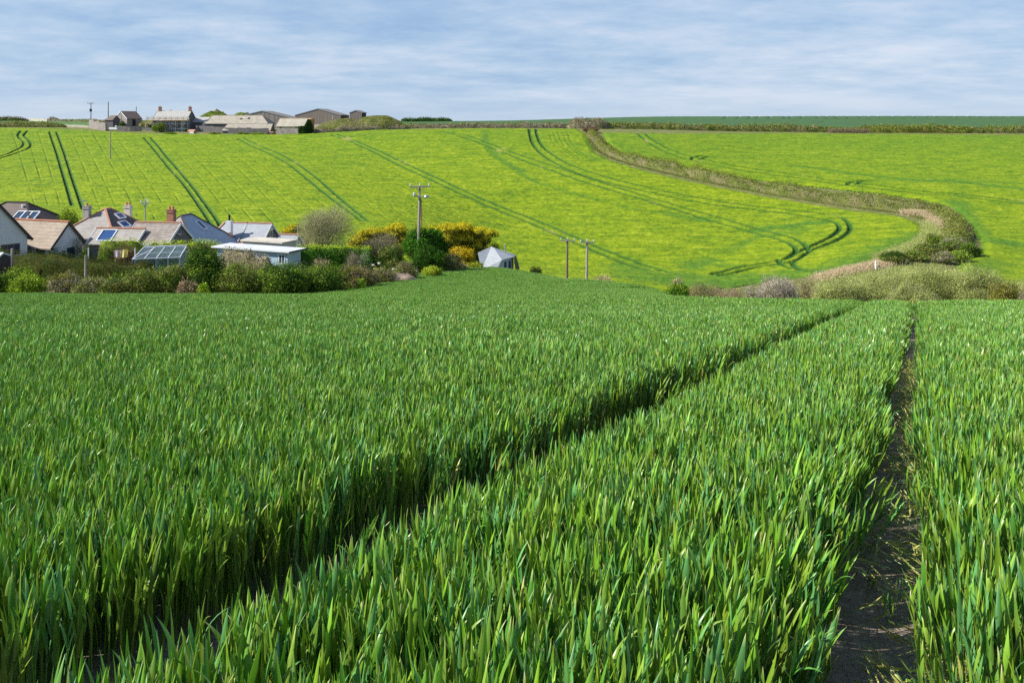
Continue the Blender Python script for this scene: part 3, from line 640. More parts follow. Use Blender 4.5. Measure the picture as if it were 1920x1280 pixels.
def hedge(label, pts, pal, pal2=None, mix=.4, leaf=.3, dens=14, name="hedge", group=None, round_=.8, foot=None, lumpy=.30, lean=0.0, cat="hedge", mscale=4.0, parent=None, topcol=None):
    """a hedge along world points (x, y, width, height): lumpy solid heart plus leaf clumps over it"""
    seedc[0] += 1; g = np.random.default_rng(seedc[0]); P = spline(pts, 6); P = np.array(P)
    seg = np.hypot(np.diff(P[:, 0]), np.diff(P[:, 1])); s = np.concatenate([[0], np.cumsum(seg)]); T = s[-1]
    ns = max(24, int(T/(.45*max(.6, np.median(P[:, 3])))))
    q = np.linspace(0, T, ns); X, Y, Wd, H = [np.interp(q, s, P[:, i]) for i in range(4)]
    tx = np.gradient(X); ty = np.gradient(Y); l = np.hypot(tx, ty); tx /= l; ty /= l
    endf = np.clip(np.minimum(q, T-q)/(np.median(H)*(.9 if round_ > .5 else .12))+.25, 0, 1)**.5
    lum = 1-lumpy/2+lumpy*vnoise(q, q*0+seedc[0], 2.2*max(.6, np.median(H)*.6), 8)+.12*(vnoise(q, q*0+3, .9, 9)-.5)
    H2 = H*lum*endf; W2 = Wd*endf*(.85+.3*vnoise(q, q*0+5, 3.0, 7)); na = 9; ang = np.linspace(0, math.pi, na)
    cx_, cz_ = np.cos(ang), np.sin(ang)**round_
    ox, oy = X[0], Y[0]; oz = gz1(ox, oy)
    def surf(i_f, a, r):
        Xc = np.interp(i_f, np.arange(ns), X); Yc = np.interp(i_f, np.arange(ns), Y); Hh = np.interp(i_f, np.arange(ns), H2); Ww = np.interp(i_f, np.arange(ns), W2)
        tX = np.interp(i_f, np.arange(ns), tx); tY = np.interp(i_f, np.arange(ns), ty)
        off = np.cos(a)*Ww/2*r; up = np.sin(a)**round_*Hh*r
        x = Xc-tY*off+lean*up; y = Yc+tX*off
        return x, y, gz(x, y)+up, (-tY*np.cos(a), tX*np.cos(a), np.sin(a)+.2)
    I, A = np.meshgrid(np.arange(ns, dtype=float), ang, indexing='ij')
    x, y, z, _ = surf(I.ravel(), A.ravel(), (.82 if round_ > .5 else .95)+.1*(g.random(I.size)-.5)); z = z-.06
    Vc = np.stack([x-ox, y-oy, z-oz], 1); Qc = grid_faces(ns, na); Cc = pick(g, pal, len(Vc))*.75
    n = int(T*np.mean(W2*.9+2*H2)*dens*.5)
    fi = g.uniform(0, ns-1, n); a = np.arccos(g.uniform(-1, 1, n)) if round_ > .5 else np.where(g.random(n) < .35, np.where(g.random(n) < .5, g.random(n)**4*.5, math.pi-g.random(n)**4*.5), g.uniform(.03, math.pi-.03, n))
    rr = g.uniform(.80, 1.08, n) if round_ > .5 else g.uniform(.93, 1.04, n)
    x, y, z, nn = surf(fi, a, rr); Pp = np.stack([x-ox, y-oy, z-oz], 1); nn = np.stack(nn, 1)
    C = pick(g, pal, n)
    if pal2: C = np.where((vnoise(fi*T/ns+9, a*2.2, mscale, seedc[0]) < mix)[:, None], pick(g, pal2, n), C)
    if topcol: C = np.where(((np.sin(a) > .80)&(g.random(n) < .9))[:, None], pick(g, topcol, n), C)
    if foot: C = np.where((np.sin(a)**round_ < .30+.12*g.random(n))[:, None], pick(g, foot, n), C)
    C = C*(.78+.44*vnoise(fi*T/ns, a*2, 1.1, seedc[0]+2))[:, None]
    v, qd, cc = cat3([(Vc, Qc, Cc), leaves(Pp, nn, leaf, C, g, .75, .7)])
    o = mesh_np(name, v, qd, foliage_mat, cols=cc); o.location = (ox, oy, oz); tag(o, label, cat, group)
    return o
def hp(px, pyy, w, h, dmin=127): x, y = hit(px, pyy, dmin); return (x, y, w, h)
def wp(px, D, w, h): return ((px-CX)/F*D, D, w, h)

def wpt(px, D, w, top):
    c = at(px, D); return (c.x, D, w, (HY-top)/F*D-c.z)
# ------------------------------------------------------------------ building materials
def coursed(name, col, col2, period=.22, rough=.75, jit=.5, patch=None):
    """slates or tiles laid in level courses"""
    m, nt, b, o = newmat(name); tc = nt.nodes.new("ShaderNodeTexCoord"); v = tc.outputs["Object"]
    br = nt.nodes.new("ShaderNodeTexNoise"); br.inputs["Scale"].default_value = 1.0; br.inputs["Detail"].default_value = 4
    mp = nt.nodes.new("ShaderNodeMapping"); mp.inputs["Scale"].default_value = (2.6, 2.6, 1/period*.9); nt.links.new(v, mp.inputs[0]); nt.links.new(mp.outputs[0], br.inputs[0])
    big = noise(nt, .7, 5, .65, vec=v)
    f = mth(nt, 'ADD', mth(nt, 'MULTIPLY', br.outputs[0], jit), mth(nt, 'MULTIPLY', big, 1-jit))
    c = ramp(nt, f, [(.36, col2), (.64, col)])
    if patch: c = mixc(nt, ramp(nt, noise(nt, 1.6, 6, .7, vec=v), [(.55, (0, 0, 0)), (.68, (1, 1, 1))]), c, patch)
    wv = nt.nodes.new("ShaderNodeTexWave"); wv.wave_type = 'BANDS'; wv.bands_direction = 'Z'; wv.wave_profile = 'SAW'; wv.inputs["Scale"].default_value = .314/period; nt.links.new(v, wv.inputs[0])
    c = mixc(nt, ramp(nt, wv.outputs[1], [(.04, (.45, .45, .45)), (.16, (0, 0, 0))]), c, tuple(x*.45 for x in col2)); bump(nt, b, wv.outputs[1], .8, .04)  # dark line at each course paints the tiles' shadow into the colour
    nt.links.new(c, b.inputs["Base Color"]); b.inputs["Roughness"].default_value = rough; return m
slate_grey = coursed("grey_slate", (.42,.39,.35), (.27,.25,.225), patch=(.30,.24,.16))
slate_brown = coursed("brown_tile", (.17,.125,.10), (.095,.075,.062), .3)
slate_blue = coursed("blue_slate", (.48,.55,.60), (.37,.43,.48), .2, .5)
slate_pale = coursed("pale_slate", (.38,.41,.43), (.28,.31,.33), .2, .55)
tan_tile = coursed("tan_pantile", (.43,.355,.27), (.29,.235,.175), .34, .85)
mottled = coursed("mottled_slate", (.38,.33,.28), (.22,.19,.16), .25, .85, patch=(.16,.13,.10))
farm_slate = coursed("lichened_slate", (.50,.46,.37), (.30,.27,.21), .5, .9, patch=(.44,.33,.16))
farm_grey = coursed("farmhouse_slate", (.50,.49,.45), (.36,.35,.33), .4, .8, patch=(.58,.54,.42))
white_render = plain("white_render", (.72,.73,.72), .85, .12, .8)
cream_render = plain("cream_render", (.66,.60,.48), .9, .2, .8)
grey_render = plain("grey_render", (.42,.40,.36), .9, .25, 1.2)
dark_render = plain("pebbledash", (.20,.18,.17), .95, .35, 3)
stone = plain("rubble_stone", (.33,.29,.26), .95, .5, 1.6, bmp=.6)
darkstone = plain("dark_stone", (.15,.14,.14), .95, .4, 1.2, bmp=.5)
brick = plain("red_brick", (.42,.20,.13), .9, .35, 4)
terra = plain("terracotta", (.55,.24,.13), .8, .2, 3)
ridge_red = plain("ridge_tile", (.58,.30,.19), .85, .25, 3)
darkbrown = plain("dark_timber", (.055,.04,.035), .7, .3, 3)
wood = plain("oak_door", (.28,.15,.07), .6, .3, 3, mul=(1, 1, .2))
white_paint = plain("white_paint", (.78,.80,.82), .5, .06, 2, bmp=0)
blue_paint = plain("pale_blue_paint", (.36,.50,.60), .5, .1, 2, bmp=0)
felt_roof = plain("pale_felt", (.66,.68,.68), .7, .15, .6)
cream_felt = plain("cream_felt", (.62,.56,.45), .8, .3, .7)
steel_clad = plain("weathered_cladding", (.27,.22,.18), .7, .35, 1.1, mul=(3.5, 3.5, .15))
board_clad = plain("bleached_boards", (.34,.30,.26), .9, .5, 1.0, mul=(3, 3, .12))
dark_void = plain("dark_opening", (.02,.02,.022), .9, .1, 1, bmp=0)
galv = plain("galvanised_steel", (.45,.48,.50), .4, .15, 3, .6, bmp=0)
rust_orange = plain("orange_tank", (.50,.25,.10), .6, .35, .8)
plank = plain("scaffold_plank", (.62,.37,.18), .8, .2, 1)
pole_wood = plain("pole_wood", (.40,.35,.30), .9, .35, 2, mul=(3, 3, .3))
pole_dark = plain("pole_wood_dark", (.22,.15,.11), .9, .35, 2, mul=(3, 3, .3))
ceramic = plain("insulator", (.62,.66,.68), .3, .05, 1, bmp=0)
m, nt, b, o = newmat("window_glass"); b.inputs["Base Color"].default_value = (.03,.06,.10,1); b.inputs["Roughness"].default_value = .06; b.inputs["Specular IOR Level"].default_value = .9; glass = m
m, nt, b, o = newmat("solar_glass"); b.inputs["Base Color"].default_value = (.03,.08,.22,1); b.inputs["Roughness"].default_value = .12; b.inputs["Specular IOR Level"].default_value = .8; solar = m
m, nt, b, o = newmat("greenhouse_glass"); b.inputs["Base Color"].default_value = (.20,.28,.33,1); b.inputs["Roughness"].default_value = .08
tb = nt.nodes.new("ShaderNodeBsdfTransparent"); tb.inputs[0].default_value = (.82,.9,.92,1); ms = nt.nodes.new("ShaderNodeMixShader"); ms.inputs[0].default_value = .62
nt.links.new(b.outputs[0], ms.inputs[1]); nt.links.new(tb.outputs[0], ms.inputs[2]); nt.links.new(ms.outputs[0], o.inputs[0]); gh_glass = m

class House:
    """local axes: +x along the ridge to the near gable, -y the sunny side, z=0 at the floor"""
    def __init__(s, name, label, cat, px, D, ridge_py, theta, ridge_h, group=None):
        x = (px-CX)/F*D; z = (HY-ridge_py)/F*D-ridge_h; s.th = R(theta)
        s.o = empty(name, (x, D, z), -s.th); tag(s.o, label, cat, group)
    def block(s, x0, x1, W, ze, rise, wall, roof, hip0=0, hip1=0, yc=0, over=.3, axis='x', ridge=None, verge=None, zb=-2.5, names=("wall", "roof"), thick=.14):
        """a pitched volume; hips of length hip0/hip1 at the x0/x1 ends (0 = gable)"""
        sw = (lambda p: (p[1]+0, p[0], p[2])) if axis == 'y' else (lambda p: p)
        T_ = lambda p: sw((p[0], p[1]-yc, p[2])) if axis == 'y' else p
        h = W/2; zt = ze+rise; k = over*rise/h
        y0, y1 = yc-h, yc+h
        wb = MB(); e = .0
        P = lambda *p: (p[0], p[1], p[2]) if axis == 'x' else (p[1], p[0], p[2])
        zt2 = zt-.10
        a0 = x0; a1 = x1
        quad = [P(a0,y0,zb),P(a1,y0,zb),P(a1,y1,zb),P(a0,y1,zb)]
        wb.poly([P(a0,y0,zb),P(a1,y0,zb),P(a1,y0,ze),P(a0,y0,ze)]); wb.poly([P(a0,y1,zb),P(a1,y1,zb),P(a1,y1,ze),P(a0,y1,ze)])
        for a, hp_ in ((a0, hip0), (a1, hip1)):
            wb.poly([P(a,y0,zb),P(a,y1,zb),P(a,y1,ze)]+([P(a,yc,zt2)] if not hp_ else [])+[P(a,y0,ze)])
        wb.poly(quad)
        wall_o = wb.build(names[0], wall, s.o)
        rb = MB(); A = x0-(over if hip0 else over*.5); B = x1+(over if hip1 else over*.5); yo0, yo1 = y0-over, y1+over; zo = ze-k
        r0 = x0+hip0 if hip0 else A; r1 = x1-hip1 if hip1 else B
        rb.slab([P(A,yo0,zo),P(B,yo0,zo),P(r1,yc,zt),P(r0,yc,zt)], thick); rb.slab([P(B,yo1,zo),P(A,yo1,zo),P(r0,yc,zt),P(r1,yc,zt)], thick)
        if hip0: rb.slab([P(A,yo1,zo),P(A,yo0,zo),P(r0,yc,zt)], thick)
        if hip1: rb.slab([P(B,yo0,zo),P(B,yo1,zo),P(r1,yc,zt)], thick)
        roof_o = rb.build(names[1], roof, s.o)
        if ridge:
            mb = MB(); up = .05
            q = lambda p: (p[0], p[1], p[2]+up)
            mb.bar(q(P(r0,yc,zt)), q(P(r1,yc,zt)), .26, .16)
            if hip0:
                mb.bar(q(P(A,yo0,zo)), q(P(r0,yc,zt)), .22, .14); mb.bar(q(P(A,yo1,zo)), q(P(r0,yc,zt)), .22, .14)
            if hip1:
                mb.bar(q(P(B,yo0,zo)), q(P(r1,yc,zt)), .22, .14); mb.bar(q(P(B,yo1,zo)), q(P(r1,yc,zt)), .22, .14)
            mb.build("ridge_tiles", ridge, roof_o)
        if verge:
            for a, hp_, sg in ((A, hip0, -1), (B, hip1, 1)):
                if hp_: continue
                vb = MB()
                for yy in (yo0, yo1):
                    vb.bar(P(a+sg*.03,yy,zo-.10), P(a+sg*.03,yc,zt-.10), .05, .26)
                vb.build("bargeboard", verge, s.o)
        s.roof = roof_o; s.wall = wall_o; s.g = (W, ze, rise, yc); return s
    def box(s, name, mat, x0, x1, y0, y1, z0, z1, parent=None):
        b_ = MB(); b_.box(x0, x1, y0, y1, z0, z1); return b_.build(name, mat, parent or s.o)
    def chimney(s, x, y, zb, zt, w=.7, d=.55, mat=None, pots=2, cap=True, potmat=None, poth=.35):
        b_ = MB(); b_.box(x-w/2, x+w/2, y-d/2, y+d/2, zb, zt)
        if cap: b_.box(x-w/2-.06, x+w/2+.06, y-d/2-.06, y+d/2+.06, zt-.28, zt-.12); b_.box(x-w/2-.04, x+w/2+.04, y-d/2-.04, y+d/2+.04, zt+.003, zt+.07)
        c = b_.build("chimney", mat or brick, s.roof)
        for i in range(pots):
            p = MB(); xx = x+(i-(pots-1)/2)*w*.5; p.lathe((xx, y, zt+.07), [(.13, 0), (.12, poth*.7), (.15, poth*.75), (.14, poth)], 10); p.build("chimney_pot", potmat or terra, c)
        return c
    def roofwin(s, x, t, w, h, side=-1, name="roof_window", g=None, frame=None, panes=1):
        """set in the roof plane: x along the ridge, t = 0 at the ridge .. 1 at the eave"""
        W, ze, rise, yc = s.g; hw = W/2; L = math.hypot(hw, rise); n = Vector((0, side*rise/L, hw/L)); dn = Vector((0, side*hw/L, -rise/L)); e = Vector((1, 0, 0))
        c = Vector((x, yc+side*t*hw, ze+rise*(1-t)))+n*.05
        f = MB(); fw = .07
        for a, b_ in (((-1,-1),(1,-1)), ((1,-1),(1,1)), ((1,1),(-1,1)), ((-1,1),(-1,-1))):
            f.bar(c+e*(a[0]*w/2)+dn*(a[1]*h/2), c+e*(b_[0]*w/2)+dn*(b_[1]*h/2), fw*1.3, fw*1.6, up=n)
        for k in range(1, panes):
            xx = -w/2+w*k/panes; f.bar(c+e*xx-dn*(h/2-.04), c+e*xx+dn*(h/2-.04), fw*1.5, fw*1.5, up=n)
        fo = f.build(name, frame or white_paint, s.roof); p = MB(); c2 = c-n*.035
        p.slab([c2+e*(w/2-.02)+dn*(h/2-.02), c2-e*(w/2-.02)+dn*(h/2-.02), c2-e*(w/2-.02)-dn*(h/2-.02), c2+e*(w/2-.02)-dn*(h/2-.02)], .03, down=-n)
        p.build("pane", g or glass, fo); return fo
    def window(s, face, u, v, w, h, frame=None, name="window", pane=None, base=0.0, bars=1):
        """on a wall: face 'x' (at x=base, facing +x) or 'y' (at y=base, facing -y); u along, v centre height"""
        f = MB(); pr = .04
        def B(u0, u1, v0, v1, d0, d1, mb):
            if face == 'x': mb.box(base+d0, base+d1, u0, u1, v0, v1)
            elif face == 'X': mb.box(base-d1, base-d0, u0, u1, v0, v1)
            elif face == 'Y': mb.box(u0, u1, base+d0, base+d1, v0, v1)
            else: mb.box(u0, u1, base-d1, base-d0, v0, v1)
        t = .08
        B(u-w/2, u+w/2, v+h/2-t, v+h/2, -.02, pr, f); B(u-w/2, u+w/2, v-h/2, v-h/2+t, -.02, pr+.03, f)
        B(u-w/2, u-w/2+t, v-h/2+t, v+h/2-t, -.02, pr, f); B(u+w/2-t, u+w/2, v-h/2+t, v+h/2-t, -.02, pr, f)
        for k in range(1, bars+1): xx = u-w/2+w*k/(bars+1); B(xx-.03, xx+.03, v-h/2+t, v+h/2-t, -.02, pr-.01, f)
        fo = f.build(name, frame or white_paint, s.o); p = MB(); B(u-w/2+t*.6, u+w/2-t*.6, v-h/2+t*.6, v+h/2-t*.6, -.05, .01, p); p.build("pane", pane or glass, fo); return fo
    def panel(s, face, name, mat, u0, u1, v0, v1, base, d=.05):
        b_ = MB()
        if face == 'x': b_.box(base-.02, base+d, u0, u1, v0, v1)
        elif face == 'X': b_.box(base-d, base+.02, u0, u1, v0, v1)
        elif face == 'Y': b_.box(u0, u1, base-.02, base+d, v0, v1)
        else: b_.box(u0, u1, base-d, base+.02, v0, v1)
        return b_.build(name, mat, s.o)

# ------------------------------------------------------------------ the village below the field
# big white gabled house at the left edge
H = House("house", "white rendered house with a tall dark-edged gable, cut off by the left edge", "house", -14, 88, 371, 35, 6.5)
H.block(-9, 0, 6.9, 2.4, 4.1, white_render, slate_brown, verge=darkbrown, ridge=darkbrown, over=.45)
H.window('x', .1, 4.0, 1.2, 1.3, base=0, frame=blue_paint)
H.window('x', 1.75, .95, 1.9, 1.2, base=0, frame=wood, bars=2)
H.chimney(-2.5, .9, 4.5, 6.8, .7, .6, grey_render, 1)
H = House("house", "brown hipped roof with a triple roof window, behind the big white gable", "house", 50, 104, 380, 10, 5.6)
H.block(-7.2, 4.4, 8.6, 2.5, 3.1, white_render, slate_brown, hip0=4.4, hip1=4.4, ridge=darkbrown)
H.roofwin(1.5, .45, 2.9, 1.5, panes=3)
H.chimney(-2.6, -1.6, 3.8, 5.2, .55, .55, terra, 0, cap=False)
b_ = MB(); b_.lathe((.1, -.75, 5.0), [(.12, 0), (.12, .25), (.2, .28), (.16, .4)], 8); b_.build("vent", white_paint, H.roof)
H = House("bungalow", "white bungalow wing with a tan pantiled roof and climbers on its gable", "bungalow", 127, 95, 416, 20, 4.8)
H.block(-7.6, 0, 4.0, 2.6, 2.2, white_render, tan_tile, verge=darkbrown, ridge=terra, over=.42)
H.panel('y', "door", wood, -5.15, -4.25, 0, 2.0, -2.0); H.window('y', -1.7, 1.2, 1.3, 1.4, base=-2.0, frame=darkbrown); H.window('y', -3.4, 1.2, .9, 1.3, base=-2.0, frame=white_paint)
b_ = MB(); b_.tube((-.35, -2.12, 0), (-.35, -2.12, 2.4), .06, n=8); b_.build("drainpipe", darkbrown, H.o)
b_ = MB(); b_.slab([(-6.2,-3.2,2.05),(-2.6,-3.2,2.05),(-2.6,-2.46,2.35),(-6.2,-2.46,2.35)], .15); b_.build("canopy", darkbrown, H.o)
H.window('x', .4, 1.3, 1.0, 1.2, base=0, frame=darkbrown)
g = np.random.default_rng(77)
for yy, hh in ((-1.9, 2.2), (-.8, 1.7), (1.1, 2.9), (2.0, 1.8)):
    n = 420; P = np.stack([.12+np.abs(g.normal(0, .14, n)), yy+g.normal(0, .32, n), g.random(n)**1.2*hh], 1)
    v, q, c = leaves(P, np.tile([1., 0, 0], (n, 1)), .13, pick(g, 'dark', n)*1.3, g); mesh_np("creeper", v, q, foliage_mat, H.o, cols=c)
# grey hipped bungalow
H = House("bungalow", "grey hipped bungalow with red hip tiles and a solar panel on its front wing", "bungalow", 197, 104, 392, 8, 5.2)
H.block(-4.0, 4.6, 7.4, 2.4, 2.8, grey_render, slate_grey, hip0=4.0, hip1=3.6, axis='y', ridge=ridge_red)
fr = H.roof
# brown sheet over the right-hand plane, painting its shade into the colour
b_ = MB(); b_.slab([(4.0,-4.1,2.24),(4.0,4.7,2.24),(.10,1.1,5.19),(.10,.05,5.19)], .05); b_.build("tinted_slope", slate_brown, H.o)["label"] = "right-facing slope in a darker brown that paints in its shade"
def axis_y_win(x, y, w, h):
    n = Vector((2.8, 0, 3.7)).normalized(); dn = Vector((3.7, 0, -2.8)).normalized(); e = Vector((0, 1, 0)); c = Vector((x, y, 5.2-x*.757))+n*.13; f = MB()
    for a, q in (((-1,-1),(1,-1)), ((1,-1),(1,1)), ((1,1),(-1,1)), ((-1,1),(-1,-1))):
        f.bar(c+e*(a[0]*w/2)+dn*(a[1]*h/2), c+e*(q[0]*w/2)+dn*(q[1]*h/2), .12, .14, up=n)
    fo = f.build("roof_window", white_paint, fr); p = MB(); p.slab([c+e*(w/2)+dn*(h/2), c-e*(w/2)+dn*(h/2), c-e*(w/2)-dn*(h/2), c+e*(w/2)-dn*(h/2)], .05, down=-n); p.build("pane", solar, fo)
axis_y_win(1.3, 1.0, 1.3, .9); axis_y_win(2.5, .0, 1.5, 1.0)
H.roof = fr; H.chimney(-1.55, -1.2, 3.4, 5.6, .75, .6, grey_render, 1); H.chimney(1.2, 2.9, 3.6, 5.35, .8, .6, cream_render, 2)
b_ = MB(); b_.tube((-2.0, -1.2, 4.5), (-2.0, -1.2, 6.5), .03, n=6); b_.bar((-2.45, -1.2, 6.3), (-1.6, -1.2, 6.3), .05)
for k in range(5): b_.bar((-2.4+k*.17, -1.45, 6.32), (-2.4+k*.17, -.95, 6.32), .03)
b_.build("aerial", galv, H.roof)
# its front wing
ang = H.th; rt = H.o; Hw = House("wing", "", "", 270, 96, 429, 8, 3.8); wing_root = Hw.o
Hw.block(-5.6, 0, 3.3, 2.5, 1.3, dark_render, slate_grey, verge=white_paint, ridge=ridge_red)
fo = Hw.roofwin(-3.9, .55, 1.7, 1.7, g=solar, name="solar_panel")
def adopt(hw, H_):
    """hand a helper block's pieces to the house they belong to"""
    bpy.context.view_layer.update(); inv = H_.o.matrix_basis.inverted() @ hw.o.matrix_basis
    for ch in list(hw.o.children):
        ch.parent = H_.o; ch.matrix_basis = inv @ ch.matrix_basis
    bpy.data.objects.remove(hw.o)
adopt(Hw, H)
# slate bungalow with a mottled wing and a brick chimney
H = House("bungalow", "blue-slate hipped bungalow with a brick chimney and a dark pebbledashed gable wing", "bungalow", 340, 103, 405, 8, 5.8)
H.block(-4.5, 6.7, 9.0, 1.9, 3.9, dark_render, slate_blue, hip0=4.4, hip1=4.4, axis='y', ridge=slate_brown)
b_ = MB(); b_.slab([(-4.75,-4.82,1.73),(4.75,-4.82,1.73),(.0,-.12,5.86),(-.05,-.12,5.86)], .05); b_.build("tinted_slope", slate_grey, H.o)["label"] = "left-front slope in a grey that paints in its sunlit tone"  # separate grey sheet: the slope's sunlit tone is put into its colour
fr = H.roof
n = Vector((3.9,0,4.5)).normalized(); dn = Vector((4.5,0,-3.9)).normalized(); e = Vector((0,1,0)); c = Vector((1.6,1.8,4.52)); f = MB()
for a, q in (((-1,-1),(1,-1)), ((1,-1),(1,1)), ((1,1),(-1,1)), ((-1,1),(-1,-1))): f.bar(c+e*(a[0]*.45)+dn*(a[1]*.7), c+e*(q[0]*.45)+dn*(q[1]*.7), .14, .16, up=n)
fo = f.build("roof_window", white_paint, fr); p = MB(); p.slab([c+e*.42+dn*.65, c-e*.42+dn*.65, c-e*.42-dn*.65, c+e*.42-dn*.65], .04, down=-n); p.build("pane", glass, fo)
H.box("dormer", white_paint, -4.4, -2.2, 1.3, 2.4, 3.8, 4.75)
Hw = House("wing", "", "", 337, 97, 418, 8, 4.2)
Hw.block(-5.2, 0, 5.0, 2.4, 1.8, dark_render, mottled, verge=white_paint, ridge=ridge_red)
Hw.chimney(-1.3, .5, 3.5, 5.6, .8, .65, brick, 2)
b_ = MB(); b_.lathe((.35, -.7, 2.95), [(.03, 0), (.22, .04), (.28, .12), (.05, .13)], 10); b_.build("satellite_dish", white_paint, Hw.o)
b_ = MB(); b_.tube((.08, -1.6, 0), (.08, -1.6, 2.9), .05, n=6); b_.build("drainpipe", white_paint, Hw.o)
Hw.panel('y', "fascia", white_paint, -5.0, -.2, 1.95, 2.2, -2.78)
adopt(Hw, H)
# pale slate house with a white chimney
H = House("house", "pale slate-roofed house with a white chimney and a window in its small gable", "house", 508, 110, 419, 10, 5.2)
H.block(-3.2, 0, 4.2, 3.5, 1.7, dark_render, slate_pale, verge=white_paint, ridge=ridge_red)
H.window('x', .0, 3.7, .9, 1.3, base=0, bars=0); H.panel('x', "sill", white_paint, -.6, .6, 4.35, 4.75, 0, .08); H.panel('y', "fascia", white_paint, -3.0, 0, 3.0, 3.28, -2.35)
H.block(-7.6, -3.25, 7.4, 2.5, 2.7, white_render, slate_pale, hip0=1.2, ridge=ridge_red)
H.chimney(-4.5, -2.4, 2.6, 5.7, .72, .62, white_paint, 1, potmat=dark_void, poth=.7, cap=False); H.roofwin(-4.3, .75, .9, 1.3, g=white_paint)
b_ = MB(); b_.slab([(-3.6,-5.6,1.7),(.6,-5.6,1.7),(.6,-2.7,2.9),(-3.6,-2.7,2.9)], .15); b_.build("porch_roof", slate_pale, H.o); b_ = MB(); b_.bar((-3.6,-2.7,2.96), (.6,-2.7,2.96), .3, .22); b_.bar((-3.6,-2.75,2.95), (-4.3,-2.75,4.3), .25, .2); b_.build("ridge_tiles", ridge_red, H.o)
H = House("bungalow", "small slate-roofed building with a bare white gable, beside the golden hedge", "bungalow", 558, 113, 440, 10, 3.9)
H.block(-4.4, 0, 4.1, 2.3, 1.6, white_render, slate_pale, verge=white_paint, ridge=ridge_red); H.panel('x', "vent", blue_paint, -.15, .15, 3.1, 3.35, 0, .04)
# long low flat-roofed outbuilding
H = House("outbuilding", "long low flat-roofed outbuilding with a pale roof and a blue end wall", "outbuilding", 540, 86, 471, 23, 2.5)
H.box("wall", blue_paint, -9.3, -.25, .25, 2.4, -1.5, 2.3); H.box("roof", felt_roof, -9.8, .25, -.15, 2.7, 2.34, 2.48)
H.box("fascia", darkbrown, .253, .30, -.2, 2.7, 2.30, 2.46); H.window('y', -.95, 1.6, .8, 1.0, base=.25)
H.box("roof", cream_felt, -9.0, -3.4, 3.4, 6.2, 2.62, 2.75)["label"] = "cream felt roof of the rear part"; H.box("wall", cream_render, -8.8, -3.6, 3.6, 6.0, -1.5, 2.6)
# hexagonal hut
def hut():
    D = 118; c = at(934, D); root = empty("hut", (c.x, D, c.z), 0); tag(root, "pale faceted hut with a many-sided shingled roof, at the edge of the green field", "hut")
    zt = (HY-468)/F*D-c.z; ze = (HY-488)/F*D-c.z; ze2 = (HY-484)/F*D-c.z
    m_ = lambda px, D_, z: ((px-CX)/F*D_-c.x, D_-D, z)
    A = m_(927,119,zt); A2 = m_(921,121,zt); L1 = m_(896,119,zt*.62+ze*.38); E0 = m_(903,115.5,zt-2.45); E1 = m_(931,115,zt-2.35); E2 = m_(941,115.5,ze2+.15); E3 = m_(963,117.5,ze2+.25); E4 = m_(967,121,ze2); E5 = m_(915,124,ze2)
    r = MB()
    for P in ([A2,A,E2,E1,E0], [A,E3,E2], [A,E4,E3], [A2,E5,E4,A], [A2,L1,E5], [A2,E0,L1]): r.slab(P, .10)
    r.build("roof", slate_pale, root)
    wl = MB(); base = -1.5
    ring = [(E1[0]+.1,E1[1]+.35),(E2[0]+.05,E2[1]+.4),(E3[0]-.2,E3[1]+.3),(E4[0]-.3,E4[1]-.2),(E5[0]+.3,E5[1]-.6),(L1[0]+.5,L1[1]+.3),(E0[0]+.4,E0[1]+.4)]
    tops = [E1[2]-.08, E2[2]-.1, E3[2]-.12, E4[2]-.12, E5[2]-.12, zt-2.2, E0[2]-.1]
    for i in range(7):
        j = (i+1) % 7; wl.poly([(*ring[i], base), (*ring[j], base), (*ring[j], tops[j]), (*ring[i], tops[i])])
    wl.build("wall", blue_paint, root)
    a, b2 = Vector((*ring[1], 0)), Vector((*ring[2], 0)); d = (b2-a).normalized(); nrm = Vector((d.y, -d.x, 0))
    for t, w_ in ((.3, .45), (.72, .4)):
        p = a.lerp(b2, t)+nrm*.03; f = MB(); f.bar(p+Vector((0, 0, ze2-1.7)), p+Vector((0, 0, ze2-.25)), w_, .06, up=nrm); f.build("window", darkbrown, root)
    e_ = MB(); e_.slab([Vector(E3)+Vector((.03,0,-.1)), Vector(E4)+Vector((.02,0,-.1)), Vector(E4)+Vector((.55,-.2,-1.9)), Vector(E3)+Vector((.30,-.1,-2.1))], .08, down=(.3,-1,0)); e_.build("side_slope", darkbrown, root)
    p0 = Vector(E0)*.55+Vector(A2)*.25+Vector(E1)*.20+Vector((-.25,-.28,.02)); nn = (Vector(E1)-Vector(E0)).cross(Vector(A2)-Vector(E0)).normalized(); nn = nn if nn.y < 0 else -nn
    ee = (Vector(E1)-Vector(E0)).normalized(); dd = nn.cross(ee); f = MB(); c0 = Vector(E0)+ee*.75+dd*(.95 if dd.z > 0 else -.95)+nn*.06
    for s1_, s2_ in (((-1,-1),(1,-1)), ((1,-1),(1,1)), ((1,1),(-1,1)), ((-1,1),(-1,-1))): f.bar(c0+ee*(s1_[0]*.42)+dd*(s1_[1]*.45), c0+ee*(s2_[0]*.42)+dd*(s2_[1]*.45), .10, .12, up=nn)
    fo = f.build("roof_window", darkbrown, root); p = MB(); p.slab([c0-ee*.38-dd*.41, c0+ee*.38-dd*.41, c0+ee*.38+dd*.41, c0-ee*.38+dd*.41], .03, down=-nn); p.build("pane", white_paint, fo)
    fl = MB(); fx = m_(947.5,119,0); fl.tube((fx[0], fx[1], zt-1.1), (fx[0], fx[1], zt+.45), .09, n=8); fl.lathe((fx[0], fx[1], zt+.45), [(.13,0),(.13,.1),(.02,.2)], 8); fl.build("flue", galv, root)
hut()
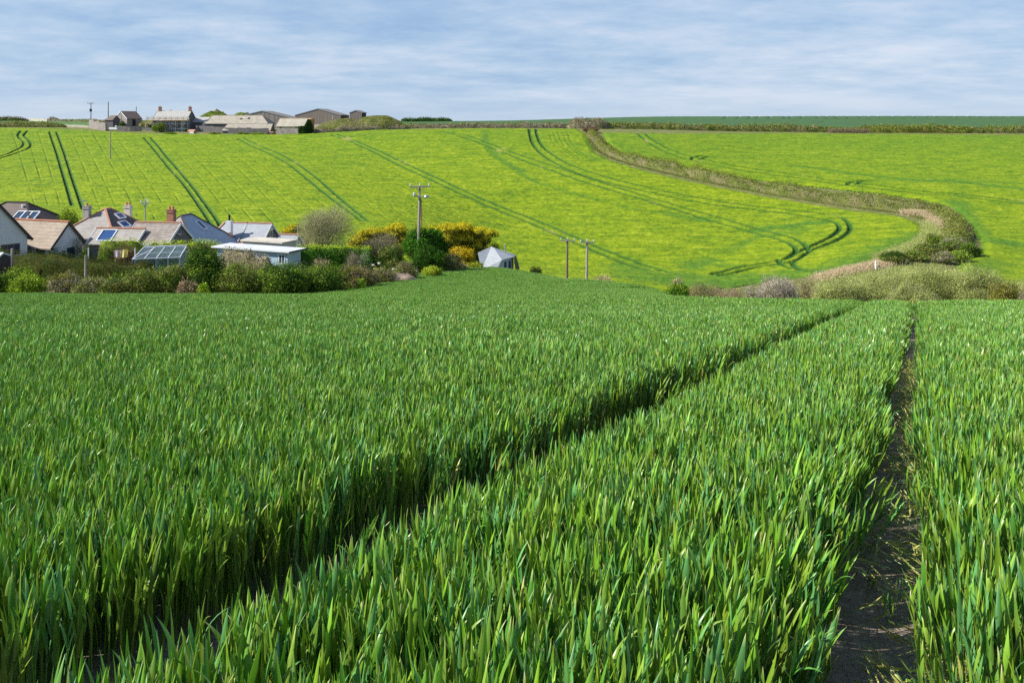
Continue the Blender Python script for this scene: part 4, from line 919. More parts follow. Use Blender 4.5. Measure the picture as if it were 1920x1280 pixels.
# greenhouse
def greenhouse():
    D = 82; c = at(304, D); root = empty("greenhouse", (c.x, D, c.z), R(16)); tag(root, "glass greenhouse with a white frame, in front of the clipped yellow hedge", "greenhouse")
    zr = (HY-463)/F*D-c.z; ze = (HY-484.5)/F*(D-1.9)-c.z; L = 2.1; f = MB()
    fr_ = [(-L-.3,-1.9,ze),(L-.35,-1.9,ze)]; rd = [(-L+.45,0,zr),(L+.1,0,zr)]; bk = [(-L+.5,1.9,ze),(L+.2,1.9,ze)]
    f.bar(*fr_, .09); f.bar(*rd, .20); f.bar(*bk, .09)
    for t in (0, .25, .5, .75, 1):
        a = Vector(fr_[0]).lerp(Vector(fr_[1]), t); r_ = Vector(rd[0]).lerp(Vector(rd[1]), t); k_ = Vector(bk[0]).lerp(Vector(bk[1]), t)
        f.bar(a, r_, .05); f.bar(r_, k_, .05); f.bar((a.x, a.y, -.3), a, .05); f.bar((k_.x, k_.y, -.3), k_, .05)
    f.bar(Vector(fr_[0]), Vector(rd[0]).lerp(Vector(rd[1]), .3), .05)
    a = Vector(fr_[0]).lerp(Vector(rd[0]), .45); a2 = Vector(fr_[1]).lerp(Vector(rd[1]), .45); f.bar(a, a2, .04)
    f.build("frame", white_paint, root)
    g_ = MB(); o3 = Vector((0, 0, -.03))
    for A_, B_ in ((fr_, rd), (rd, bk)): g_.poly([Vector(A_[0])+o3, Vector(A_[1])+o3, Vector(B_[1])+o3, Vector(B_[0])+o3])
    g_.poly([(fr_[0][0],-1.9,-.3),(fr_[1][0],-1.9,-.3),fr_[1],fr_[0]]); g_.poly([fr_[0],rd[0],bk[0],(bk[0][0],1.9,-.3),(fr_[0][0],-1.9,-.3)]); g_.poly([fr_[1],rd[1],bk[1],(bk[1][0],1.9,-.3),(fr_[1][0],-1.9,-.3)])
    g_.build("glass", gh_glass, root)
    g = np.random.default_rng(5); n = 900; P = np.stack([g.uniform(-1.6,1.6,n), g.uniform(-1.2,1.2,n), g.random(n)*(ze+.3)], 1)
    v, q, cc = leaves(P, np.tile([0., 0, 1], (n, 1)), .14, pick(g, 'grey', n)*.8, g); po = mesh_np("seedlings", v, q, foliage_mat, cols=cc); po.location = c; tag(po, "green plants growing inside the glass greenhouse", "plants")
greenhouse()
ridge_farm = plain("old_ridge_tile", (.50,.38,.27), .9, .35, 2)
# ------------------------------------------------------------------ the hilltop farm, about 300 m away
H = House("barn", "small stone barn with a dark tiled roof, standing apart left of the farmhouse", "barn", 226.5, 306, 208.5, 128, 5.2)
H.block(-5.6, 0, 8.6, 2.6, 2.6, stone, slate_brown, verge=white_paint, over=.2)
H.panel('Y', "door", dark_void, -3.2, -2.0, 0, 2.2, 4.3)
H = House("lean_to", "low dark-roofed lean-to against the left of the small stone barn", "shed", 210, 303, 216.5, 20, 3.6)
H.block(-1.5, 2.0, 3.2, 2.2, 1.4, darkstone, slate_brown, hip0=1.0)
H = House("farmhouse", "slate-roofed farmhouse wrapped in scaffolding, a brick chimney at each end", "farmhouse", 359, 300, 207.5, 4, 7.3)
H.block(-12.2, 0, 7.5, 4.1, 3.2, darkstone, farm_grey, over=.25, verge=darkbrown)
H.chimney(-11.4, 0, 6.4, 8.5, .9, .8, brick, 2); H.chimney(-.5, 0, 6.4, 8.5, .8, .8, brick, 2); H.chimney(-8.0, 1.0, 6.6, 7.5, .7, .6, cream_render, 0)
for k, u in enumerate((-9.6, -4.6, -1.4, -7.1)):
    H.window('y', u, 2.9, 1.2, 1.4, base=-3.75, bars=1)
    if k < 3: H.window('y', u, .6, 1.3, 1.5, base=-3.75)
b_ = MB(); b_.box(-8.2, -6.2, -5.4, -3.78, -1.0, 1.3); b_.poly([(-8.2,-5.41,1.3),(-6.2,-5.41,1.3),(-7.2,-5.41,2.2)]); b_.build("porch", grey_render, H.o)
b_ = MB(); b_.slab([(-8.5,-5.7,1.1),(-7.2,-5.7,2.4),(-7.2,-3.76,2.4),(-8.5,-3.76,1.1)], .12); b_.slab([(-7.2,-5.7,2.4),(-5.9,-5.7,1.1),(-5.9,-3.76,1.1),(-7.2,-3.76,2.4)], .12); b_.build("porch_roof", slate_grey, H.o)
H.panel('y', "door", white_paint, -7.6, -6.8, -1.0, 1.0, -5.42)
x, D = (327-CX)/F*300, 295.0
sc = empty("scaffolding", H.o.location, H.o.rotation_euler.z); tag(sc, "scaffolding of poles and orange planks along the front of the farmhouse", "scaffolding")
b_ = MB()
for xx in np.linspace(-13.6, 1.2, 8):
    for yy in (-4.5, -5.6): b_.tube((xx, yy, -2), (xx, yy, 5.2), .055, n=5)
for zz in (.9, 2.6, 4.3, 5.1): b_.bar((-13.8, -5.6, zz), (1.4, -5.6, zz), .07)
b_.bar((-13.6, -5.62, -1), (-9.4, -5.62, 4), .06); b_.bar((-3.2, -5.62, -1), (1.0, -5.62, 4), .06); b_.build("pole_frame", galv, sc)
b_ = MB(); b_.box(-14.2, -9.6, -5.65, -4.4, 3.75, 3.95); b_.box(-7.6, 1.5, -5.65, -4.4, 3.75, 3.95); b_.box(-9.5, -7.7, -5.6, -4.5, 3.7, 3.85); b_.build("plank", plank, sc)
b_ = MB(); b_.box(-14.0, 1.3, -4.45, -4.35, 4.2, 4.75); b_.build("toe_board", cream_render, sc)
H = House("outbuilding", "low grey link building between the farmhouse and the long lichened barn", "outbuilding", 398, 303, 219.5, 3, 4.6)
H.block(-7.0, 0, 5, 3.0, 1.6, darkstone, farm_grey, over=.2); H.panel('y', "door", galv, -2.6, -.6, -1, 2.4, -2.5)
H = House("barn", "longest stone barn, its lichen-covered slate roof pierced by two dark holes", "barn", 490, 302, 216.5, 4, 5.6)
H.block(-19.0, 3.4, 7.0, 2.9, 2.7, darkstone, farm_slate, hip0=1.2, hip1=3.2, over=.25, ridge=ridge_farm)
for x_, t_ in ((-6.7, .45), (-4.0, .4)):
    b_ = MB(); W, ze, rise, yc = H.g; p = Vector((x_, -t_*3.5, ze+rise*(1-t_)+.06)); b_.slab([p+Vector((-.5,-.3,-.2)), p+Vector((.35,-.4,-.27)), p+Vector((.5,.25,.2)), p+Vector((-.2,.35,.27))], .04); b_.build("roof_hole", dark_void, H.roof)
H.panel('y', "board", cream_render, -10.6, -9.8, 2.0, 2.7, -3.5)
H = House("barn", "low stone barn with a long pale slate roof, in front of the longest barn", "barn", 511, 292, 232.5, 2, 3.4)
H.block(-16.4, 0, 5.0, 1.3, 2.1, darkstone, farm_slate, hip0=.9, over=.2)
H = House("barn", "stone barn with two small black openings and an ivy-covered end", "barn", 577, 287, 222, 14, 5.6)
H.block(-10.2, 0, 5.4, 3.1, 2.5, stone, farm_slate, over=.2, ridge=ridge_farm)
for u in (-8.4, -2.8): H.panel('y', "opening", dark_void, u-.35, u+.35, 2.3, 2.75, -2.7, .03)
g = np.random.default_rng(9); n = 5200
zz = g.random(n)*5.4-.2; yy = g.uniform(-1, 1, n)*np.where(zz > 3.1, 2.7*(1-(zz-3.1)/2.6), 2.75); P = np.stack([.15+np.abs(g.normal(0, .25, n)), yy, zz], 1)
n2 = 1200; P2 = np.stack([-g.random(n2)**2*2.0, -2.8-np.abs(g.normal(0, .1, n2)), g.random(n2)*3.0], 1); P = np.vstack([P, P2])
v, q, c = leaves(P, np.tile([1., -.4, .3], (len(P), 1)), .32, pick(g, 'ivy', len(P))*1.15, g); mesh_np("ivy", v, q, foliage_mat, H.o, cols=c)
def silo():
    D = 292; c = at(583.5, D, 247); r = empty("silo", c); tag(r, "rust-orange upright tank beside the ivy-covered barn end", "tank")
    h = 26/F*D; b_ = MB(); b_.lathe((0, 0, -.5), [(1.05, 0), (1.05, h*.9), (1.15, h*.92), (1.15, h+.1), (.9, h+.35), (.1, h+.45)], 20); b_.build("shell", rust_orange, r, True)
    b_ = MB(); b_.lathe((0, 0, h*.45), [(1.08, 0), (1.08, .12)], 20); b_.lathe((0, 0, h*.2), [(1.08, 0), (1.08, .12)], 20); b_.build("hoop", brick, r)
silo()
def shed(label, px, D, py, th, W, L, ridge_h, rise, clad, roof, low=None, side=None, skirt=1.6):
    H = House("farm_shed", label, "shed", px, D, py, th, ridge_h)
    H.block(-L, 0, W, ridge_h-rise, rise, clad, roof, over=.15, verge=galv, thick=.1)
    if low: H.panel('x', "base_panel", low, -W/2+.1, W/2-.1, -2, skirt, 0, .05)
    if side: H.panel('Y', "side_shade", side, -L+.2, -.2, skirt, ridge_h-rise-.25, W/2, .05)  # dark panel over the side wall, its shade painted as colour
    return H
shed("older farm shed with bleached boards, behind the stone barns", 491, 314, 207.5, 92, 24, 12, 6.8, 2.9, board_clad, steel_clad)
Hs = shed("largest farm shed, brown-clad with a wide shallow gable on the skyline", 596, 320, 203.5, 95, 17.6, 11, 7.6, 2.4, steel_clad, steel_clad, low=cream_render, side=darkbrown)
for u in (2.4, 5.2, 8.0): Hs.box("post", darkbrown, .06, .16, u-.12, u+.12, -2, 1.7)
Hs.panel('x', "vent_strip", cream_render, 5.55, 5.75, 3.4, 5.0, 0, .05)
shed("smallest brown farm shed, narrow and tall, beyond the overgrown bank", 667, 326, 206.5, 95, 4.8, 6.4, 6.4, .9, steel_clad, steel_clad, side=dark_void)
# farmyard walls
def wall(label, pts, h, mat, t=.5):
    b_ = MB(); p0 = pts[0]; o0 = at(p0[0], p0[1]); P = [at(*p[:2]) for p in pts]; g = np.random.default_rng(int(p0[0]))
    for a, c in zip(P[:-1], P[1:]):
        k = max(2, int((c-a).length/1.4))
        for i in range(k):
            u = a.lerp(c, i/k)-o0; v = a.lerp(c, (i+1)/k)-o0; hh = h*g.uniform(.9, 1.08); d = (v-u).normalized(); nn = Vector((-d.y, d.x, 0))*t/2
            n0 = len(b_.v); b_.v += [tuple(q) for q in (u-nn+Vector((0,0,-.6)), v-nn+Vector((0,0,-.6)), v+nn+Vector((0,0,-.6)), u+nn+Vector((0,0,-.6)), u-nn+Vector((0,0,hh)), v-nn+Vector((0,0,hh*g.uniform(.97,1.03))), v+nn+Vector((0,0,hh)), u+nn+Vector((0,0,hh)))]
            b_.f += [[n0+i_ for i_ in q] for q in ((3,2,1,0),(4,5,6,7),(0,1,5,4),(1,2,6,5),(2,3,7,6),(3,0,4,7))]
    o = b_.build("stone_wall", mat); o.location = o0; tag(o, label, "wall", "dry stone walls round the farm"); return o
wall("tall stone yard wall left of the white board, ending in a dark opening", [(168, 306), (183, 300), (199, 296)], 2.9, stone)
wall("stone wall running right of the white board towards the farmhouse", [(220, 295), (245, 295), (266, 296)], 1.7, stone)
wall("low stone garden wall in front of the farmhouse", [(266, 300), (300, 298), (354, 298)], 1.0, darkstone)
wall("long dark stone wall in front of the lichened barns, beside the orange shed", [(368, 297), (430, 290), (470, 288), (503, 287)], 2.1, darkstone)
wall("pale stone wall on the skyline above the smooth green pasture", [(56, 338), (72, 336), (89, 334)], 1.3, cream_render)
wall("low pale wall at the foot of the smooth green pasture", [(122, 309), (145, 308), (167, 307)], .8, cream_render)
H = House("small_shed", "small orange-roofed shed with a white front below the farmhouse", "shed", 366, 291, 243, 10, 2.0)
H.block(-2.3, 0, 1.6, 1.5, .5, ridge_red, ridge_red, over=.05); H.panel('y', "door", white_paint, -1.6, -.1, 0, 1.35, -.8)
H = House("small_shed", "orange-walled lean-to squeezed between the pale-roofed barn and the ivy-ended barn", "shed", 512.5, 288, 246.5, 5, 1.7)
H.block(-1.5, 0, 1.6, 1.2, .4, rust_orange, ridge_red, over=.05); H.panel('y', "door", cream_render, -.95, -.25, 0, 1.1, -.8)
# white board beside the yard wall
c = at(212, 293, 241.5); r = empty("board", c, R(-8)); tag(r, "long white board with a round knob on top, by the farmyard wall", "board")
b_ = MB(); b_.box(-1.5, 1.5, -.06, .06, -.25, .5); b_.build("panel", white_paint, r); b_ = MB(); b_.box(-1.3, -1.2, .07, .17, -1.8, .3); b_.box(1.2, 1.3, .07, .17, -1.8, .3); b_.build("post", pole_dark, r)
b_ = MB(); b_.lathe((1.15, 0, .503), [(.05, 0), (.3, .1), (.36, .3), (.25, .52), (.05, .6)], 12); b_.build("knob", white_paint, r)

# ------------------------------------------------------------------ poles
def pole(label, pxt, top, D, base=None, r=.13, mat=None, arm=None, group="wooden poles", lean=0.0, extra=None, armmat=None, name="utility_pole", cat="pole"):
    zt = (HY-top)/F*D; x = (pxt-CX)/F*D; z0 = gz1(x, D) if base is None else (HY-base)/F*D; z0 = z0
    rt = empty(name, (x, D, z0)); tag(rt, label, cat, group); h = zt-z0
    b_ = MB(); b_.tube((lean*-1, 0, -.6), (0, 0, h), r*1.25, r*.85, 10); b_.build("post", mat or pole_wood, rt, False)
    if arm:
        w, dz, yaw = arm; dx, dy = math.cos(yaw)*w/2, math.sin(yaw)*w/2; a = MB(); a.bar((-dx, -dy-.12, h-dz), (dx, dy-.12, h-dz), .14, .16); a.bar((-dx*.45, -dy*.45-.12, h-dz), (0, -.06, h-dz-.55), .05); a.bar((dx*.45, dy*.45-.12, h-dz), (0, -.06, h-dz-.55), .05)
        ao = a.build("crossarm", armmat or mat or pole_wood, rt)
        for t in (-.93, 0, .93):
            i_ = MB(); i_.lathe((dx*t, dy*t-.12 if t else 0, h-dz+.08 if t else h), [(.03, 0), (.03, .08), (.09, .1), (.06, .17), (.09, .2), (.05, .3)], 8); i_.build("insulator", ceramic, ao)
    if extra: extra(rt, h)
    return rt
def ex1(rt, h):
    D = 100; k = D/F; a = MB(); z = h-20*k; a.bar((-11*k, -.15, z+.05), (13*k, -.15, z), .10, .12); a.build("crossarm", pole_wood, rt)
    for xx, mt in ((-10*k, ceramic), (13*k, galv)):
        i_ = MB(); i_.lathe((xx, -.15, z-.15 if xx > 0 else z+.05), [(.05, 0), (.14, .05), (.16, .35), (.07, .42)] if xx < 0 else [(.28, 0), (.30, .15), (.24, .3), (.05, .33)], 10); i_.build("fuse" if xx < 0 else "lamp", mt, rt)
    b_ = MB(); b_.tube((.22, -.05, h-75*k), (.22, -.05, h-38*k), .07, n=8); b_.build("cable_guard", brick, rt)
    b_ = MB(); b_.tube((.16, -.02, h-58*k), (.16, -.02, h-24*k), .05, n=6); b_.bar((.1, 0, h-29*k), (6*k, 0, h-30*k), .05); b_.build("cable", darkbrown, rt)
pole("tall double-crossarm pole with an orange cable guard, rising from the dark green tree", 787, 348.5, 100, r=.15, arm=(2.35, .1, R(4)), lean=.22, extra=ex1)
pole("browner of the two single-crossarm poles at the field edge", 1064, 449, 122, mat=pole_dark, arm=(2.1, .15, R(-3)), r=.15, armmat=pole_wood, lean=.1)
pole("paler grey of the two single-crossarm poles at the field edge", 1101, 452, 119, arm=(1.95, .15, R(3)), r=.16, lean=.1)
pole("plain grey pole standing alone in the barley below the farm", 207.3, 243, 236, r=.15, lean=.15)
def ex2(rt, h):
    b_ = MB(); b_.lathe((.1, -.35, h-3.2), [(.3, 0), (.42, .1), (.42, .95), (.25, 1.05)], 12); b_.box(-.3, .1, -.2, 0, h-3.0, h-2.6); b_.build("transformer", darkbrown, rt)
pole("T-shaped pole carrying a dark transformer, on the skyline by the yard wall", 170.5, 193, 308, r=.14, mat=pole_dark, arm=(2.5, .15, 0), extra=ex2)
pole("dark bare pole on the skyline just left of the small stone barn", 203, 191, 305, r=.16, mat=pole_dark)
pole("short bare pole on the skyline between the small barn and the farmhouse", 255.5, 200, 309, r=.13, mat=pole_dark)
pole("slim pole with a short crossbar behind the red-hipped bungalow", 272.5, 377, 100, r=.07, arm=(.9, .25, 0), mat=galv)
pole("short wooden pole in front of the golden hedge, by the small white gable", 558.5, 418, 116, r=.09)
pole("white post at the tip of the field by the dark round bush", 1642, 488, 134, base=498, r=.13, mat=white_paint, name="marker_post", cat="post", group=None)
pole("pale wooden fence post at the left end of the clipped dark hedge", 22.5, 466, 76, base=488, r=.11, name="fence_post", cat="post", group="garden fence posts")
pole("pale wooden fence post standing in the scrub before the clipped dark hedge", 160.5, 479, 73, base=512, r=.09, name="fence_post", cat="post", group="garden fence posts")
# washing line
c = at(228, 84); z1 = (HY-466)/F*84; r = empty("clothes_line", (c.x, 84, c.z)); tag(r, "clothes line on white posts in the garden, hung with towels", "clothes line")
b_ = MB(); zt = z1-c.z+.05
for px in (166, 253.5): b_.tube(((px-228)/F*84, 0, -.5), ((px-228)/F*84, 0, zt), .06, n=8)
b_.build("post", white_paint, r); b_ = MB(); b_.tube(((166-228)/F*84, 0, zt), ((253.5-228)/F*84, 0, zt), .006, n=5); b_.build("line", pole_dark, r)
def towel(label, p0, p1, y0, y1, mat, sk=0):
    n = 10; V = []; D = 84
    for i in range(n+1):
        for j in range(5):
            t = i/n; s_ = j/4; px = p0+(p1-p0)*t-sk*s_; pyy = y0+(y1-y0)*s_
            V.append(((px-CX)/F*D-c.x, .05+.06*math.sin(t*9)*s_, (HY-pyy)/F*D-c.z))
    Q = [(i*5+j, (i+1)*5+j, (i+1)*5+j+1, i*5+j+1) for i in range(n) for j in range(4)]
    V = np.array(V); V2 = V+np.array([0, .03, 0]); Q = np.array(Q); o = mesh_np("towel", np.vstack([V, V2]), np.vstack([Q, Q[:, ::-1]+len(V)]), mat); o.location = (c.x, 84, c.z); tag(o, label, "towel")
m_, nt, b, _o = newmat("striped_towel"); tcn = nt.nodes.new("ShaderNodeTexCoord"); wv = nt.nodes.new("ShaderNodeTexWave"); wv.inputs["Scale"].default_value = 1.1; nt.links.new(tcn.outputs["Object"], wv.inputs[0])
nt.links.new(ramp(nt, wv.outputs[1], [(.35, (.80, .50, .02)), (.5, (.85, .70, .05)), (.8, (.85, .82, .55))]), b.inputs["Base Color"]); b.inputs["Roughness"].default_value = .9
towel("pale pink towel on the garden clothes line", 213, 226, 469, 482, plain("pink_cloth", (.72, .56, .52), .9, .1, 2, bmp=0))
towel("yellow and orange striped towel on the garden clothes line", 226.5, 240, 468, 483, m_, 2)
H = House("garden_shed", "small dark shed at the left edge, half behind the bushes", "shed", 2, 74, 473, 0, 2.0)
H.block(-2.5, .2, 2.2, 1.6, .4, darkbrown, felt_roof, over=.1)
# ------------------------------------------------------------------ gardens and field edges: every shrub a thing of its own
V_ = "shrubs along the bottom of the gardens"
shrub("dark green bush at the left edge, lowest of the front row", -8, 68, 90, 508, 'dark', 'green', .4, group=V_)
shrub("yellow-green bush left of the first fence post, above a dark one", 38, 70, 70, 490, 'green', 'lime', .3, group=V_)
shrub("bright olive bush in the front row under the clipped dark hedge's left part", 55, 66, 70, 508, 'green', 'lime', .45, group=V_)
shrub("grey-brown brambly bush left of the second fence post", 118, 69, 76, 507, 'bronze', 'bare', .55, twigs=500, group=V_)
shrub("tangled grey twiggy bush right under the second fence post", 172, 68, 72, 513, 'olive', 'bare', .35, twigs=700, group=V_)
shrub("low brown bramble in the gap right of the tangled grey bush", 216, 67, 56, 517, 'bronze', 'dark', .5, twigs=350, group=V_)
shrub("soft grey-green bush right of the brown bramble, below the greenhouse's left end", 262, 69, 70, 501, 'olive', 'green', .35, twigs=300, group=V_)
shrub("olive bush in front of the greenhouse", 318, 70, 80, 490, 'olive', 'green', .3, twigs=300, group=V_)
shrub("tall dark green bush with a yellowish top, right of the greenhouse", 385, 71, 100, 458, 'green', 'dark', .55, k=11, group=V_, dens=140)
shrub("pinkish-brown dead bramble at the foot of the tall dark green bush", 352, 66.5, 48, 522, 'pink', 'brown', .4, twigs=300, group=V_)
shrub("small fresh lime-green plant at the edge of the wheat", 381, 65.5, 26, 524, 'lime', leaf=.15, k=4, group=V_)
shrub("olive bush under the long flat-roofed outbuilding, left one of two", 450, 70, 85, 487, 'green', 'olive', .5, group=V_)
shrub("dense green bush under the blue end wall of the outbuilding", 530, 71, 110, 486, 'green', 'dark', .35, k=10, group=V_)
shrub("deep green bush with golden tips, right of the blue end wall", 605, 73, 105, 486, 'green', 'dark', .4, group=V_)
shrub("brownish brambly bush left of the bare earth bank", 668, 77, 88, 492, 'bronze', 'brown', .45, twigs=500, group=V_)
shrub("small bright yellow-green weed at the field corner below the brambles", 677, 74, 22, 518, 'lime', leaf=.15, k=4, group=V_)
shrub("grey-brown bramble on the bare earth bank", 715, 83, 70, 500, 'brown', 'olive', .5, twigs=400, group=V_)
shrub("brown scrub at the top of the bare earth bank, below the dark green tree", 758, 88, 50, 488, 'olive', 'brown', .4, twigs=400, group=V_)
shrub("rounded bright yellow-green shrub at the wheat's corner", 808, 92, 40, 495, 'lime', 'yellow', .35, dens=170, k=6)
hedge("low pale trellis hedge of dry twigs along the front of the flat-roofed outbuilding", [wpt(412, 82.5, 1.0, 465), wpt(460, 81.2, 1.0, 469), wpt(512, 80, 1.0, 477)], 'hedgegrey', 'blossom', .5, leaf=.13, dens=90, round_=.35, lumpy=.15)
hedge("long clipped dark hedge with a flat top below the bungalow gardens", [wpt(-60, 80, 1.6, 464), wpt(10, 79, 1.6, 467), wpt(100, 77, 1.6, 476), wpt(200, 76, 1.6, 483), wpt(300, 75.5, 1.5, 488)], 'clip', 'clip', .3, leaf=.08, dens=150, round_=.3, lumpy=.07, topcol='clip')
hedge("clipped yellow-green hedge in front of the grey bungalows", [wpt(183, 90, 1.6, 448), wpt(215, 90, 1.6, 447), wpt(300, 91, 1.6, 450), wpt(400, 92, 1.6, 454), wpt(425, 92, 1.4, 455)], 'privlow', 'purple', .38, leaf=.12, dens=80, round_=.25, lumpy=.08, topcol='privet')
hedge("clipped bright green hedge right of the flat-roofed outbuilding", [wpt(530, 94, 1.6, 461), wpt(600, 95, 1.6, 461), wpt(655, 96, 1.6, 462), wpt(702, 97, 1.6, 463)], 'rich', 'privlow', .5, leaf=.12, dens=85, round_=.25, lumpy=.10, topcol='privet')
shrub("dark purple-leaved shrub in front of the clipped yellow-green hedge", 236, 87, 52, 456, 'purple', 'brown', .4, dens=130)
shrub("spiky yellow-green palm-like tree behind the tan pantiled roof", 128, 106, 54, 388, 'lime', 'green', .45, leaf=.32, asp=.22, dens=60, name="cordyline_tree", cat="tree", trunk=True)
shrub("lower yellow-green shrub left of the palm-like tree", 98, 108, 34, 396, 'green', 'lime', .5, name="shrub")
shrub("dark climber-covered bush beside the tan-roofed bungalow", 163, 92, 28, 452, 'dark', 'lime', .2)
shrub("small purple-brown bush in front of the pale slate roofs", 526, 100, 46, 444, 'purple', 'bare', .5, twigs=800, dens=30)
shrub("big leafless willow-like tree with a grey-olive crown above the green hedge", 614, 104, 106, 388, 'willowtree', 'bare', .5, leaf=.09, dens=14, twigs=7000, name="bare_tree", cat="tree", trunk=True, k=12, stick=.028, asp=.5)
def cyp(label, px, D, w, top, base_mix=.5, k=34):
    w = w*1.25
    seedc[0] += 1; g = np.random.default_rng(seedc[0]); c = at(px, D); ww = w/F*D; h = (HY-top)/F*D-c.z
    r = empty("cypress_tree", c); tag(r, label, "tree", "golden cypresses behind the gardens"); L = []
    for i in range(k):
        t = g.random(); z = h*(.22+.68*t); rr = ww*.62*(1-.22*t**2); a = g.random()*6.283; q = g.uniform(0, .75)
        L.append((math.cos(a)*rr*q, math.sin(a)*rr*q*.7, z, rr*g.uniform(.2, .42), rr*g.uniform(.2, .36), h*g.uniform(.06, .11)))
    A = sum((l[3]*l[4])**.5*(l[3]+l[5])*5 for l in L); P, nn, idx = crown_points(g, L, int(A*100), .5)
    P = P+np.array([-.1, 0, .28])*np.abs(g.normal(0, 1, (len(P), 1)))
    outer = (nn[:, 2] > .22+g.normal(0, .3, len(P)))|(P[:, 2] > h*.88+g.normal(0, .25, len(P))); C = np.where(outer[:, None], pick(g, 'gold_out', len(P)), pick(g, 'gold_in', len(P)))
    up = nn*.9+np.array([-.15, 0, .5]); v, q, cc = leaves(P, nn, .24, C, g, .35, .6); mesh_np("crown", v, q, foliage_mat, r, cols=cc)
    v, q, cc = sticks(np.array([[0., 0, -.5]]), np.array([[.1, 0, h*.85]]), np.array([.5]), np.array([PAL['brown'][2]]), g); v2 = limb_parts(g, L, 12, h, .14, 'brown'); v, q, cc = cat3([(v, q, cc), v2]); mesh_np("trunk", v, q, twig_mat, r, cols=cc)
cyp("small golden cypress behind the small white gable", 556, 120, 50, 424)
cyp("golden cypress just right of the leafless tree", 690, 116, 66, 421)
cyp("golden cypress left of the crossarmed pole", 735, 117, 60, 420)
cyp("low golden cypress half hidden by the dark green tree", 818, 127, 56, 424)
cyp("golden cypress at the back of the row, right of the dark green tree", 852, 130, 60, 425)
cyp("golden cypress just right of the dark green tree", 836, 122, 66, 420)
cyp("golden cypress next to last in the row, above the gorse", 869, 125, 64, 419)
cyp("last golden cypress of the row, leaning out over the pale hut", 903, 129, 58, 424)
shrub("brownish leafless bush in front of the golden cypresses", 716, 107, 84, 432, 'brown', 'bare', .5, twigs=3500, dens=40, name="bare_bush")
shrub("dense dark green tree around the foot of the crossarmed pole", 795, 101.5, 82, 424, 'rich', 'dark', .45, dens=150, leaf=.17, name="evergreen_tree", cat="tree", trunk=True, k=14)
shrub("dark lower part of ivy and laurel under the dense green tree", 800, 99.5, 74, 452, 'rich', 'dark', .6, dens=140, k=10)
shrub("bright yellow gorse bush under the cypresses", 864, 109, 62, 457, 'gorse', 'gold_in', .25, dens=140, name="gorse_bush", k=8)
shrub("olive-green bush between the green hedge and the dark tree", 730, 97, 62, 452, 'olive', 'dark', .4, dens=130)
shrub("grey-leaved shrub at the right end of the clipped bright green hedge", 684, 92, 30, 466, 'grey', 'rich', .4, dens=120)
shrub("pale leafless shrub before the clipped bright green hedge", 660, 91, 28, 464, 'blossom', 'bare', .4, twigs=1500, dens=25)
shrub("pale pink-flowering low shrub by the blue end wall", 560, 88, 40, 480, 'blossom', 'olive', .4, dens=60, twigs=400)
shrub("dry tan bush above the deep green bush", 600, 87, 40, 475, 'straw', 'brown', .5, dens=60, twigs=400)
shrub("grey-olive bush right of the dark green tree", 846, 101, 46, 470, 'olive', 'bare', .4, twigs=500)
shrub("low brown scrub left of the pale hut", 878, 110, 40, 478, 'bronze', 'bare', .4, twigs=400)
shrub("low yellow-flowered bush directly left of the pale hut", 884, 108, 50, 489, 'yellow', 'lime', .5)
shrub("pale dry grassy bush between the dark tree and the hut", 862, 105, 34, 488, 'straw', 'olive', .5)
# bare earth bank with rubble
def bank():
    c = at(738, 86); X, Y = np.meshgrid(np.linspace(-2.8, 2.8, 40), np.linspace(-1.8, 1.8, 26), indexing='ij')
    rr = np.clip(1-(X/2.8)**2-(Y/1.8)**2, 0, 1); Z = rr**.6*(.7+.9*vnoise(X+20, Y+20, 1.1, 5))+(vnoise(X+9, Y+9, .4, 3)-.5)*.45*rr; Zg = gz(X+c.x, Y+c.y)-c.z
    o = mesh_np("earth_bank", np.stack([X, Y, Z+Zg-.05], -1).reshape(-1, 3), grid_faces(40, 26), plain("bare_earth", (.32, .235, .165), .95, .5, 2.5, bmp=.9)); o.location = c; tag(o, "bare brown earth bank below the dark green tree", "bank", kind="structure")
    g = np.random.default_rng(3)
    lab = ["pale rubble stone lying highest on the bare earth bank", "pale rubble stone at the wheat's edge below the earth bank", "pale rubble stone in the middle of the bare earth bank", "pale rubble stone at the left of the bare earth bank"]
    for k, (px, pyy) in enumerate(((711, 494), (748, 521), (738, 505), (700, 497))):
        me = MB(); import bmesh
        bm = bmesh.new(); bmesh.ops.create_icosphere(bm, subdivisions=2, radius=1)
        for v in bm.verts: v.co *= g.uniform(.75, 1.15)
        m2 = bpy.data.meshes.new("stone"); bm.to_mesh(m2); bm.free(); m2.materials.append(cream_render); s = bpy.data.objects.new("rubble_stone", m2); COL.objects.link(s)
        s.location = at(px, 84, pyy); s.scale = (.17, .14, .12); tag(s, lab[k], "stone", "pale rubble stones")
bank()
# valley scrub on the right
Vg = "scrub in the valley bottom"
shrub("small bright green bush at the left end of the valley scrub", 1270, 96, 46, 527, 'lime', 'rich', .5, dens=130, group=Vg)
shrub("pale twiggy bush behind the small bright green bush", 1268, 101, 34, 517, 'blossom', 'yellow', .3, twigs=900, dens=50, group=Vg)
shrub("pinkish-brown twiggy thicket right of the small bright green bush", 1325, 98, 96, 530, 'pink', 'olive', .6, twigs=2600, dens=60, group=Vg, flat=False)
shrub("low peach-brown bramble left of the pale blossom bush", 1372, 94, 60, 534, 'pink', 'yellow', .3, twigs=1200, dens=60, group=Vg)
shrub("large pale grey-pink blossoming bush in the valley", 1455, 97, 100, 515, 'blossom', 'olive', .22, twigs=4000, dens=80, group=Vg, k=10)
shrub("smaller pale bush at the left foot of the grey-pink blossoming one", 1412, 93, 50, 530, 'blossom', 'olive', .35, twigs=1200, dens=70, group=Vg)
